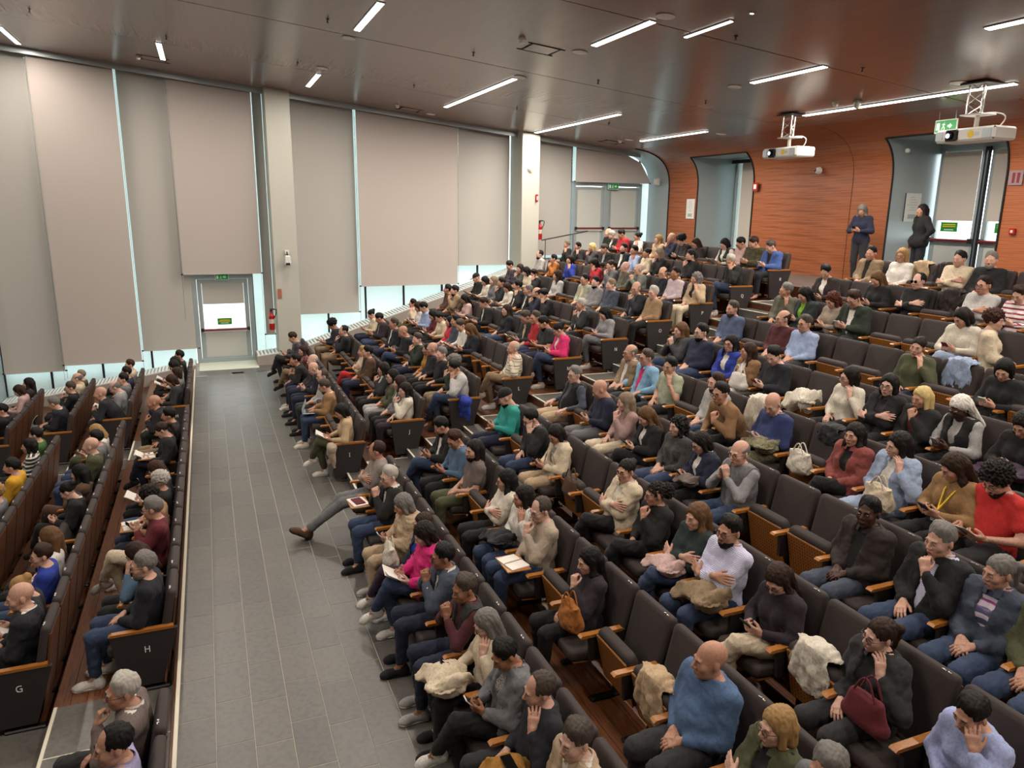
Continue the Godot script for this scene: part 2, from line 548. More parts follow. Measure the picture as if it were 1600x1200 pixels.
func make_tiers():
	# upper tiers: one timber deck on each side of the stairs
	for n in range(1, 10):
		var y := row_floor(n)
		var x0 := 1.12 + n
		var x1 := x0 + 1.0
		if n == 9: x1 = x0 + 0.32 + 0.93
		var t := struct("floor_tier")
		part("tier_body", box(x1 - x0, 1.0, 23.6, Vector3(0.5 * (x0 + x1), y - 0.532, -9.8), 0.0), M.riser, t)
		plank_deck(t, x0, x1, y, near_end(n), 2.0, n)
		plank_deck(t, x0, x1, y, -20.9, far_end(n), n + 3)
		# the stairs between the two blocks of seats: a tiled tread and a half step below it
		var za := near_end(n) - 0.02
		var zb := far_end(n) + 0.02
		var half := box(0.32, 0.5, za - zb, Vector3(x0 - 0.16, y - 0.126 - 0.25, 0.5 * (za + zb)), 0.002)
		part("half_step", half, M.tile_c, t)
		part("tread", box(x1 - x0 - 0.32, 0.035, za - zb, Vector3(0.5 * (x0 + x1 - 0.32), y - 0.012, 0.5 * (za + zb)), 0.002), M.tile, t)
		part("joint", box(0.66, 0.004, 0.012, Vector3(x0 + 0.34, y + 0.006, 0.5 * (za + zb)), 0.0), M.nosing, t)
		part("nosing", box(0.03, 0.012, za - zb, Vector3(x0 + 0.012, y + 0.006, 0.5 * (za + zb)), 0.002), M.nosing, t)
		part("nosing", box(0.03, 0.012, za - zb, Vector3(x0 - 0.31, y - 0.122, 0.5 * (za + zb)), 0.002), M.nosing, t)
		part("side_nosing", box(0.68, 0.01, 0.02, Vector3(x0 + 0.34, y + 0.006, za - 0.01), 0.002), M.nosing, t)
		part("side_nosing", box(0.68, 0.01, 0.02, Vector3(x0 + 0.34, y + 0.006, zb + 0.01), 0.002), M.nosing, t)
	# the walkway behind the last row
	var wk := struct("floor_walkway")
	part("walkway_body", box(3.9, 0.6, 23.6, Vector3(11.37 + 1.95, 2.42, -9.8), 0.0), M.riser, wk)
	for i in 8:
		part("board", box(0.486, 0.02, 23.6, Vector3(11.37 + 0.245 + 0.4875 * i, 2.73, -9.8), 0.002), M.tile_b if i % 2 else M.tile, wk)
	# stage-side tiers, stepping down from the aisle
	for k in range(1, 7):
		var n := -k
		var y := row_floor(n)
		var x1 := row_back(n) - 0.02
		var x0 := row_back(n - 1) - 0.02 if k < 6 else -15.0
		var t := struct("floor_tier")
		part("tier_body", box(x1 - x0, 0.8, 24.0, Vector3(0.5 * (x0 + x1), y - 0.432, -9.9), 0.0), M.riser, t)
		if k > 4: continue
		plank_deck(t, x0, x1, y, -14.3, -7.0, k)
		plank_deck(t, x0, x1, y, -21.3, -15.55, k + 2)
		plank_deck(t, x0, x1, y, -5.62, 2.0, k + 1)
		for q in [[-7.02, -5.6], [-15.53, -14.32]]:
			var zm: float = 0.5 * (q[0] + q[1])
			part("tread", box(x1 - x0 - 0.02, 0.03, q[1] - q[0], Vector3(0.5 * (x0 + x1), y - 0.013, zm), 0.002), M.tile_b, t)
			part("nosing", box(0.03, 0.012, q[1] - q[0], Vector3(x0 + 0.02, y + 0.005, zm), 0.002), M.nosing, t)
			part("joint", box(x1 - x0 - 0.06, 0.004, 0.012, Vector3(0.5 * (x0 + x1), y + 0.003, zm), 0.0), M.nosing, t)

func make_ceiling():
	var c := struct("ceiling")
	var x1 := 12.45
	var x0 := -15.0
	var seams := [-21.55, -17.83, -13.92, -9.64, -5.4, -1.2, 2.8]
	var length := Vector2(x1 - x0, ceiling_y(x1) - ceiling_y(x0)).length()
	var tilt := Basis(Vector3.BACK, atan(-0.104))
	for i in seams.size() - 1:
		var a: float = seams[i] + 0.014
		var b: float = seams[i + 1] - 0.014
		var m := Vector3(0.5 * (x0 + x1), 0, 0.5 * (a + b))
		m.y = ceiling_y(m.x) + 0.025
		part("panel", box(length, 0.05, b - a, Vector3.ZERO, 0.003), M.ceil, c, m, tilt)
	var mid := Vector3(0.5 * (x0 + x1), 0, -9.6)
	mid.y = ceiling_y(mid.x) + 0.16
	part("backing", box(length, 0.08, 25.6, Vector3.ZERO, 0.0), M.ceil, c, mid, tilt)
	# grey soffit along the window wall
	var s := struct("trim_1")
	part("soffit", box(length + 1.2, 0.22, 0.05, Vector3.ZERO, 0.004), M.alu, s, Vector3(mid.x, ceiling_y(mid.x) - 0.02, -21.53), tilt)
	part("blind_pelmet", box(length + 1.2, 0.04, 0.75, Vector3.ZERO, 0.004), M.alu, s, Vector3(mid.x, ceiling_y(mid.x) + 0.05, -21.9), tilt)

# ------------------------------------------------------------------ the window wall
func make_window_wall():
	var w := struct("wall_far")
	# solid parts: below the sills, beside the glazing, around the doors
	part("plinth", box(4.6, 2.0, 0.3, Vector3(-2.75, -1.62, -22.2), 0.0), M.plaster, w)
	part("end_pier", box(9.8, 12.0, 0.3, Vector3(-10.0, 3.0, -22.2), 0.0), M.plaster, w)
	part("side_pier", box(0.6, 12.0, 0.9, Vector3(-5.35, 3.0, -21.9), 0.01), M.frame, w)
	part("plinth", extrude([Vector2(1.06, -1.0), Vector2(9.6, -1.0), Vector2(9.6, 2.5), Vector2(8.8, 2.2), Vector2(2.3, 0.1), Vector2(1.06, -0.1)], 2, -22.35, -22.05), M.plaster, w)
	part("plinth", box(5.6, 2.0, 0.3, Vector3(12.2, 1.72, -22.2), 0.0), M.plaster, w)
	part("end_pier", box(1.5, 6.0, 0.3, Vector3(15.0, 4.5, -22.2), 0.0), M.plaster, w)
	# glazing bays: [x0, x1, sill height]
	var bays := [[-5.05, -4.0, -0.65], [-4.0, -2.8, -0.65], [-2.8, -1.6, -0.65], [-1.6, -0.46, -0.65], [1.1, 1.7, 0.0], [2.2, 3.15, 0.1], [3.15, 4.25, 0.3], [4.25, 5.4, 0.6], [5.4, 6.6, 1.0], [6.6, 7.75, 1.4], [7.75, 8.85, 1.75], [9.35, 10.9, 2.7], [-0.46, 1.1, 2.42], [10.9, 13.4, 5.1], [13.4, 14.3, 2.7]]
	var nw := 0
	for b in bays:
		nw += 1
		var win := struct("window_%d" % nw)
		var wd: float = b[1] - b[0]
		var top := ceiling_y(b[0]) + 0.1
		var hgt: float = top - b[2]
		var mx: float = 0.5 * (b[0] + b[1])
		part("pane", box(wd - 0.05, hgt, 0.012, Vector3(mx, b[2] + 0.5 * hgt, -22.2), 0.0), M.frosted, win)
		part("mullion", box(0.05, hgt, 0.09, Vector3(b[0], b[2] + 0.5 * hgt, -22.13), 0.003), M.frame_dark, win)
		part("sill", box(wd, 0.04, 0.14, Vector3(mx, b[2] + 0.02, -22.12), 0.003), M.frame, win)
	# pillars
	for q in [[1.64, 2.26, -0.2], [8.8, 9.37, 1.6]]:
		var p := struct("wall_pillar")
		part("shaft", box(q[1] - q[0], 8.0, 0.95, Vector3(0.5 * (q[0] + q[1]), q[2] + 4.0, -21.6), 0.012), M.pillar, p)
	make_benches()
	make_blinds()
	make_doors()

func bench(label: String, x0: float, x1: float, y0: float, y1: float):
	var t := thing("ventilation_bench", label, "bench", Vector3(x0, y0, -21.55))
	var dx := x1 - x0
	var dy := y1 - y0
	part("casing", extrude([Vector2(0, -0.7), Vector2(dx, dy - 0.7), Vector2(dx, dy - 0.015), Vector2(0, -0.015)], 2, -0.42, 0.42), M.bench, t)
	var n := int(dx / 0.085)
	for i in n:
		var u := (i + 0.5) / n
		part("slat", box(0.055, 0.02, 0.76, Vector3.ZERO, 0.003), M.slat, t, Vector3(dx * u, dy * u, 0), Basis(Vector3.BACK, atan2(dy, dx)))
	part("front_rail", box(Vector2(dx, dy).length(), 0.03, 0.04, Vector3.ZERO, 0.004), M.slat, t, Vector3(dx * 0.5, dy * 0.5, 0.4), Basis(Vector3.BACK, atan2(dy, dx)))

func make_benches():
	bench("white slatted ventilation bench under the blinds beside the stage-side rows", -5.05, -0.5, -0.62, 0.12)
	bench("short white slatted ventilation bench between glass door and pillar", 1.06, 1.64, 0.26, 0.32)
	bench("long sloping white slatted ventilation bench climbing beside the upper tiers", 2.27, 8.8, 0.42, 2.5)

func make_blinds():
	# [x0, x1, bottom, layer: 0 front 1 back, label]
	var list := [
		[-5.0, -3.65, 0.02, 1, "grey roller blind in the corner by the end pier"],
		[-3.62, -1.82, 0.2, 0, "wide pinkish grey roller blind hanging lowest, beside the corner blind"],
		[-1.78, -0.42, 0.43, 1, "grey roller blind just beside the glass exit door, hanging low"],
		[-0.64, 1.34, 2.46, 0, "wide grey roller blind pulled down to the top of the aisle door"],
		[1.38, 1.62, 0.72, 1, "narrow grey roller blind between glass door and first pillar"],
		[2.3, 4.02, 1.26, 1, "grey roller blind on the stage side, next to the first pillar"],
		[4.06, 6.98, 2.03, 0, "widest roller blind, pinkish grey, between the two pillars"],
		[7.02, 8.72, 2.57, 1, "grey roller blind next to the second pillar"],
		[9.42, 10.82, 2.85, 1, "grey roller blind between second pillar and upper double door"],
		[10.86, 13.55, 5.12, 0, "short grey roller blind above the upper double door"],
	]
	for b in list:
		var z := -21.72 if b[3] == 0 else -21.95
		var x0: float = b[0]
		var x1: float = b[1]
		var t := thing("roller_blind", b[4], "roller blind", Vector3(0.5 * (x0 + x1), b[2], z))
		var hw := 0.5 * (x1 - x0)
		var top0: float = ceiling_y(x0) - b[2] + 0.02
		var top1: float = ceiling_y(x1) - b[2] + 0.02
		var outline := [Vector2(-hw, 0), Vector2(hw, 0), Vector2(hw, top1), Vector2(-hw, top0)]
		if x1 > 13.0: outline = [Vector2(-hw, 0), Vector2(hw, 0), Vector2(hw, 0.1), Vector2(hw - 0.35, 0.62), Vector2(hw - 1.0, 0.9), Vector2(-hw, top0)]
		part("fabric", extrude(outline, 2, -0.004, 0.004), M.blind if b[3] == 0 else M.blind_thin, t)
		part("bottom_bar", box(2 * hw, 0.03, 0.022, Vector3(0, 0.0, 0.0), 0.004), M.blind, t)
		for s in [-1, 1]:
			part("bar_end", box(0.05, 0.035, 0.03, Vector3(s * (hw + 0.02), 0, 0), 0.004), M.black, t)
			if b[2] < 4.0:
				part("guide_wire", tubes([Vector3(s * (hw + 0.03), maxf(-b[2] - 0.2, -1.2), 0), Vector3(s * (hw + 0.03), minf(top0, top1), 0)], 0.004, 5), M.chrome, t)

func exit_sign(at: Vector3, basis: Basis, label: String, w := 0.32, h := 0.15):
	var t := thing("exit_sign", label, "exit sign", at)
	t.basis = basis
	part("case", box(w + 0.03, h + 0.03, 0.03, Vector3(0, 0, -0.018), 0.004), M.sign_white, t)
	part("face", box(w, h, 0.006, Vector3(0, 0, 0.0), 0.001), M.green, t)
	var fig := SurfaceTool.new()
	fig.begin(Mesh.PRIMITIVE_TRIANGLES)
	for q in [[0.04, 0.25, 0.0, 0.0], [0.0, 0.0, -0.16, -0.3], [0.0, 0.0, 0.12, -0.12], [0.12, -0.12, 0.1, -0.34], [0.03, 0.2, 0.17, 0.1], [0.03, 0.2, -0.12, 0.14]]:
		tube(fig, [Vector3(q[0] * h, q[1] * h, 0), Vector3(q[2] * h, q[3] * h, 0)], h * 0.045, 6)
	tube(fig, [Vector3(0.09 * h, 0.36 * h, 0), Vector3(0.1 * h, 0.37 * h, 0.002)], h * 0.07, 8)
	part("running_figure", fig.commit(), M.sign_white, t, Vector3(-w * 0.1, 0, 0.004))
	part("door_symbol", box(w * 0.16, h * 0.62, 0.003, Vector3(-w * 0.36, 0, 0.004), 0.0), M.sign_white, t)
	var a := extrude([Vector2(-0.04, 0.02), Vector2(0.0, 0.02), Vector2(0.0, 0.045), Vector2(0.05, 0), Vector2(0.0, -0.045), Vector2(0.0, -0.02), Vector2(-0.04, -0.02)], 2, 0, 0.003)
	if at.x > 12.5 and at.x < 12.7:
		for s in [-1, 1]: part("hanger", tubes([Vector3(s * w * 0.4, h * 0.5, -0.02), Vector3(s * w * 0.4, h * 0.5 + 0.2, -0.02)], 0.006, 6), M.alu, t)
	part("arrow", a, M.sign_white, t, Vector3(w * 0.2, 0, 0.004))

func push_bar(parent: Node3D, x0: float, x1: float, y: float, z: float, m: Material):
	part("push_bar", tubes([Vector3(x0, y, z), Vector3(x1, y, z)], 0.025, 8), m, parent)
	part("bar_bracket", box(0.07, 0.09, 0.09, Vector3(x0, y, z - 0.02), 0.008), M.black, parent)
	part("bar_bracket", box(0.07, 0.09, 0.09, Vector3(x1, y, z - 0.02), 0.008), M.black, parent)
	part("bar_rail", box(x1 - x0, 0.05, 0.02, Vector3(0.5 * (x0 + x1), y - 0.055, z - 0.04), 0.003), M.white, parent)

func frame_of(parent: Node3D, called: String, x0: float, x1: float, y0: float, y1: float, z: float, t: float, d: float, m: Material):
	var cx := 0.5 * (x0 + x1)
	part(called, box(t, y1 - y0, d, Vector3(x0 + t * 0.5, 0.5 * (y0 + y1), z), 0.004), m, parent)
	part(called, box(t, y1 - y0, d, Vector3(x1 - t * 0.5, 0.5 * (y0 + y1), z), 0.004), m, parent)
	part(called, box(x1 - x0 - 2 * t, t, d, Vector3(cx, y1 - t * 0.5, z), 0.004), m, parent)
	part(called, box(x1 - x0 - 2 * t, t, d, Vector3(cx, y0 + t * 0.5, z), 0.004), m, parent)

func make_doors():
	# the glazed exit door at the end of the aisle
	var d := struct("door_1")
	frame_of(d, "frame", -0.46, 1.1, 0.0, 2.42, -22.05, 0.12, 0.22, M.frame)
	frame_of(d, "leaf_frame", -0.33, 0.97, 0.03, 2.29, -22.02, 0.11, 0.07, M.frame)
	part("glass", box(1.08, 1.28, 0.01, Vector3(0.32, 1.56, -22.02), 0.0), M.glass, d)
	part("door_blind", box(1.06, 0.56, 0.006, Vector3(0.32, 1.9, -21.99), 0.0), M.blind_thin, d)
	part("lower_panel", box(1.08, 0.74, 0.03, Vector3(0.32, 0.51, -22.02), 0.006), M.door, d)
	part("middle_rail", box(1.1, 0.08, 0.07, Vector3(0.32, 0.9, -22.02), 0.004), M.frame, d)
	push_bar(d, -0.27, 0.92, 0.92, -21.9, M.red_bar)
	var s := single("door_notice", box(0.37, 0.18, 0.004, Vector3.ZERO, 0.0), M.green_flat, "small green notice stuck on the glass of the aisle door", "sign", Vector3(0.31, 1.13, -22.008))
	part("notice_line", box(0.26, 0.02, 0.003, Vector3(0, 0.035, 0.003), 0.0), M.yellow, s)
	part("notice_line", box(0.3, 0.02, 0.003, Vector3(0, 0.0, 0.003), 0.0), M.yellow, s)
	part("notice_line", box(0.2, 0.016, 0.003, Vector3(0, -0.045, 0.003), 0.0), M.sign_white, s)
	exit_sign(Vector3(0.32, 2.36, -21.9), Basis(), "green running-man exit sign above the glass door of the aisle")
	# the upper double door
	var e := struct("door_2")
	frame_of(e, "frame", 10.9, 13.42, 2.73, 5.1, -22.05, 0.1, 0.22, M.frame)
	part("frame", box(0.2, 2.3, 0.2, Vector3(12.12, 3.9, -22.05), 0.004), M.frame, e)
	for q in [[11.0, 12.02], [12.22, 13.32]]:
		frame_of(e, "leaf_frame", q[0], q[1], 2.75, 4.98, -22.02, 0.08, 0.07, M.frame)
		part("upper_panel", box(q[1] - q[0] - 0.14, 1.24, 0.03, Vector3(0.5 * (q[0] + q[1]), 4.28, -22.02), 0.006), M.door, e)
		part("lower_panel", box(q[1] - q[0] - 0.14, 0.86, 0.03, Vector3(0.5 * (q[0] + q[1]), 3.24, -22.02), 0.006), M.door, e)
		push_bar(e, q[0] + 0.02, q[1] - 0.02, 3.68, -21.9, M.red_bar)
	exit_sign(Vector3(12.3, 5.0, -21.85), Basis(), "green running-man exit sign above the upper double door", 0.36, 0.16)
	# what stands outside
	var g := struct("floor_outside")
	part("paving", box(40, 0.1, 14, Vector3(4, -0.15, -29.4), 0.0), M.ground, g)

# ------------------------------------------------------------------ the timber rear wall
var profile := PackedVector2Array()   # (x, y) from the floor up to where the cove meets the ceiling

func make_profile():
	var a := Vector2(REAR_X, 4.95)
	var b := Vector2(12.4, ceiling_y(12.4) + 0.006)
	var c := Vector2(REAR_X, ceiling_y(REAR_X))
	profile.append(Vector2(REAR_X, 2.6))
	for i in 17:
		var t := i / 16.0
		var k := 0.72
		profile.append(a * pow(1 - t, 3) + (a.lerp(c, k)) * 3 * t * pow(1 - t, 2) + (b.lerp(c, k)) * 3 * t * t * (1 - t) + b * t * t * t)

func cove(z0: float, z1: float, from_y: float) -> ArrayMesh:
	var pts := PackedVector2Array()
	for i in profile.size():
		var p := profile[i]
		if p.y >= from_y:
			if pts.is_empty() and i > 0:
				var q := profile[i - 1]
				pts.append(q.lerp(p, (from_y - q.y) / (p.y - q.y)))
			pts.append(p)
	var outline: Array = []
	for p in pts: outline.append(p)
	for i in range(pts.size() - 1, -1, -1):
		var t := (pts[mini(i + 1, pts.size() - 1)] - pts[maxi(i - 1, 0)]).normalized()
		outline.append(pts[i] + Vector2(t.y, -t.x) * 0.06)
	return smooth_strip(pts, z0, z1)

# the visible skin of the cove with smooth normals, and a back skin 6 cm behind it
func smooth_strip(pts: PackedVector2Array, z0: float, z1: float) -> ArrayMesh:
	var st := SurfaceTool.new()
	st.begin(Mesh.PRIMITIVE_TRIANGLES)
	var nn := []
	for i in pts.size():
		var t := (pts[mini(i + 1, pts.size() - 1)] - pts[maxi(i - 1, 0)]).normalized()
		nn.append(Vector3(-t.y, t.x, 0))
	for back in 2:
		for i in pts.size() - 1:
			var o0: Vector3 = nn[i] * (-0.06 if back else 0.0)
			var o1: Vector3 = nn[i + 1] * (-0.06 if back else 0.0)
			var a := Vector3(pts[i].x, pts[i].y, z0) + o0
			var b := Vector3(pts[i + 1].x, pts[i + 1].y, z0) + o1
			var c := Vector3(pts[i + 1].x, pts[i + 1].y, z1) + o1
			var d := Vector3(pts[i].x, pts[i].y, z1) + o0
			var s := -1.0 if back else 1.0
			var order := [[a, nn[i]], [b, nn[i + 1]], [c, nn[i + 1]], [a, nn[i]], [c, nn[i + 1]], [d, nn[i]]]
			if back: order = [order[0], order[2], order[1], order[3], order[5], order[4]]
			for e in order:
				st.set_normal(e[1] * s)
				st.add_vertex(e[0])
	for i in pts.size() - 1:   # the two cut edges
		for z in [z0, z1]:
			var a := Vector3(pts[i].x, pts[i].y, z)
			var b := Vector3(pts[i + 1].x, pts[i + 1].y, z)
			quad(st, a, b, b - nn[i + 1] * 0.06, a - nn[i] * 0.06, Vector3(a.x, a.y, 0.5 * (z0 + z1)))
	return st.commit()

func make_rear_wall():
	make_profile()
	var w := struct("wall_rear")
	var niches := [[-19.25, -16.75], [-12.3, -9.78]]
	var spans := [[-20.75, -19.25, 2.6], [-19.25, -16.75, 5.78], [-16.75, -13.39, 2.6], [-13.37, -12.3, 2.6], [-12.3, -9.78, 5.78], [-9.78, -8.9, 2.6], [-8.88, -4.4, 2.6], [-4.38, 2.8, 2.6]]
	for s in spans:
		part("timber_panel", cove(s[0], s[1], s[2]), M.timber, w)
	part("seam_strip", cove(-13.395, -13.36, 2.6), M.dark_seam, w, Vector3(0.012, 0.012, 0))
	part("seam_strip", cove(-8.905, -8.87, 2.6), M.dark_seam, w, Vector3(0.012, 0.012, 0))
	var al := struct("trim_2")
	part("metal_cove", cove(-22.0, -20.78, 2.6), M.niche, al)
	var edge := []
	for p in profile: edge.append(Vector3(p.x - 0.012, p.y - 0.006, -20.765))
	part("edge_strip", tubes(edge, 0.02, 6), M.dark_seam, al)
	part("outer_wall", box(0.2, 6.0, 5.0, Vector3(15.3, 4.6, -21.5), 0.0), M.plaster, w)
	var k := 0
	for nz in niches:
		k += 1
		var nk := struct("wall_niche_%d" % k)
		var sides := []
		for i in profile.size():
			if profile[i].y < 5.78: sides.append(Vector2(profile[i].x, profile[i].y))
		# the point where the cove passes the head of the opening
		for i in range(1, profile.size()):
			if profile[i].y >= 5.78:
				var t := (5.78 - profile[i - 1].y) / (profile[i].y - profile[i - 1].y)
				sides.append(profile[i - 1].lerp(profile[i], t))
				break
		var head: Vector2 = sides[sides.size() - 1]
		var outline := sides.duplicate()
		outline.append(Vector2(15.1, 5.78))
		outline.append(Vector2(15.1, 2.6))
		for z in [nz[0], nz[1]]:
			part("jamb", extrude(outline, 2, z - 0.012, z + 0.012), M.niche, nk)
			var e := []
			for p in sides: e.append(Vector3(p.x - 0.008, p.y, z))
			part("edge_strip", tubes(e, 0.022, 6), M.dark_seam, nk)
		part("head", box(15.1 - head.x, 0.03, nz[1] - nz[0], Vector3(0.5 * (15.1 + head.x), 5.795, 0.5 * (nz[0] + nz[1])), 0.002), M.niche, nk)
		part("edge_strip", tubes([Vector3(head.x - 0.008, 5.78, nz[0]), Vector3(head.x - 0.008, 5.78, nz[1])], 0.022, 6), M.dark_seam, nk)
	# niche one: a window whose blind leaves a bright slit
	var w1 := struct("window_16")
	part("pane", box(0.012, 3.1, 2.5, Vector3(15.08, 4.25, -18.0), 0.0), M.frosted, w1)
	part("frame", box(0.05, 3.1, 0.06, Vector3(15.04, 4.25, -19.2), 0.003), M.frame, w1)
	part("frame", box(0.05, 0.06, 2.5, Vector3(15.04, 5.72, -18.0), 0.003), M.frame, w1)
	var bl := thing("roller_blind", "pale roller blind inside the first rear niche, bright slit beside it", "roller blind", Vector3(14.85, 2.75, -17.75))
	part("fabric", box(0.008, 2.92, 1.95, Vector3(0, 1.46, 0), 0.0), M.blind_pale, bl)
	part("cassette", box(0.1, 0.1, 2.45, Vector3(0, 2.95, -0.22), 0.01), M.frame_dark, bl)
	# niche two: the double door with its own blinds
	var d := struct("door_3")
	part("backing_frame", box(0.08, 0.25, 2.5, Vector3(15.02, 5.65, -11.04), 0.003), M.frame, d)
	for q in [[-12.2, -11.15], [-11.03, -9.85]]:
		var zc: float = 0.5 * (q[0] + q[1])
		var wd: float = q[1] - q[0]
		part("stile", box(0.07, 2.85, 0.1, Vector3(14.95, 4.15, q[0] + 0.05), 0.004), M.frame, d)
		part("stile", box(0.07, 2.85, 0.1, Vector3(14.95, 4.15, q[1] - 0.05), 0.004), M.frame, d)
		part("glass", box(0.01, 1.9, wd - 0.2, Vector3(14.96, 4.6, zc), 0.0), M.glass, d)
		part("door_blind", box(0.006, 1.42, wd - 0.18, Vector3(14.9, 4.82, zc), 0.0), M.blind_pale, d)
		part("lower_panel", box(0.03, 0.88, wd - 0.18, Vector3(14.95, 3.17, zc), 0.006), M.door, d)
		part("middle_rail", box(0.07, 0.09, wd - 0.18, Vector3(14.95, 3.64, zc), 0.004), M.frame, d)
		part("push_bar", tubes([Vector3(14.82, 3.7, q[0] + 0.06), Vector3(14.82, 3.7, q[1] - 0.06)], 0.03, 8), M.red_bar, d)
		part("bar_bracket", box(0.12, 0.1, 0.08, Vector3(14.86, 3.7, q[0] + 0.05), 0.01), M.black, d)
		part("bar_bracket", box(0.12, 0.1, 0.08, Vector3(14.86, 3.7, q[1] - 0.05), 0.01), M.black, d)
		var s := single("door_notice", box(0.004, 0.2, 0.4, Vector3.ZERO, 0.0), M.green_flat, "small green notice on the glass of the rear double door", "sign", Vector3(14.94, 3.98, zc - 0.12), Basis(), "green notices on the rear double door")
		for yy in [0.05, 0.01, -0.06]:
			part("notice_line", box(0.003, 0.02, 0.3 if yy > 0 else 0.22, Vector3(-0.003, yy, 0), 0.0), M.yellow if yy > 0 else M.sign_white, s)
	part("centre_post", box(0.06, 2.9, 0.035, Vector3(14.88, 4.15, -11.125), 0.004), M.frame_dark, d)
	part("centre_post", box(0.06, 2.9, 0.035, Vector3(14.88, 4.15, -11.055), 0.004), M.frame_dark, d)

func make_closing_walls():
	var a := struct("wall_near")
	part("plaster", box(31, 14, 0.2, Vector3(0, 3.5, 2.95), 0.0), M.plaster, a)
	var b := struct("wall_front")
	part("plaster", box(0.2, 14, 26, Vector3(-15.0, 3.5, -9.6), 0.0), M.plaster, b)
	var c := struct("wall_rear_outer")
	part("block", box(0.3, 4.0, 7.5, Vector3(15.25, 4.4, -1.0), 0.0), M.plaster, c)

# ------------------------------------------------------------------ things on the walls
func extinguisher(at: Vector3, label: String):
	var t := thing("fire_extinguisher", label, "extinguisher", at)
	part("cylinder", lathe([Vector2(0, 0), Vector2(0.07, 0.0), Vector2(0.078, 0.02), Vector2(0.078, 0.38), Vector2(0.06, 0.43), Vector2(0.03, 0.46), Vector2(0.025, 0.5), Vector2(0, 0.5)], 18), M.red, t)
	part("instruction_label", lathe([Vector2(0.0785, 0.18), Vector2(0.0785, 0.3)], 18), M.offwhite, t)
	part("valve", box(0.05, 0.06, 0.05, Vector3(0, 0.53, 0), 0.008), M.black, t)
	part("handle", box(0.12, 0.02, 0.03, Vector3(0.04, 0.57, 0), 0.005), M.black, t)
	var hose := []
	for i in 9:
		var u := i / 8.0
		hose.append(Vector3(0.03 + 0.11 * sin(u * PI), 0.55 - 0.3 * u + 0.12 * sin(u * PI), 0.02))
	part("hose", tubes(hose, 0.012, 6), M.black, t)
	part("bracket", box(0.06, 0.5, 0.02, Vector3(0, 0.32, -0.09), 0.003), M.black, t)

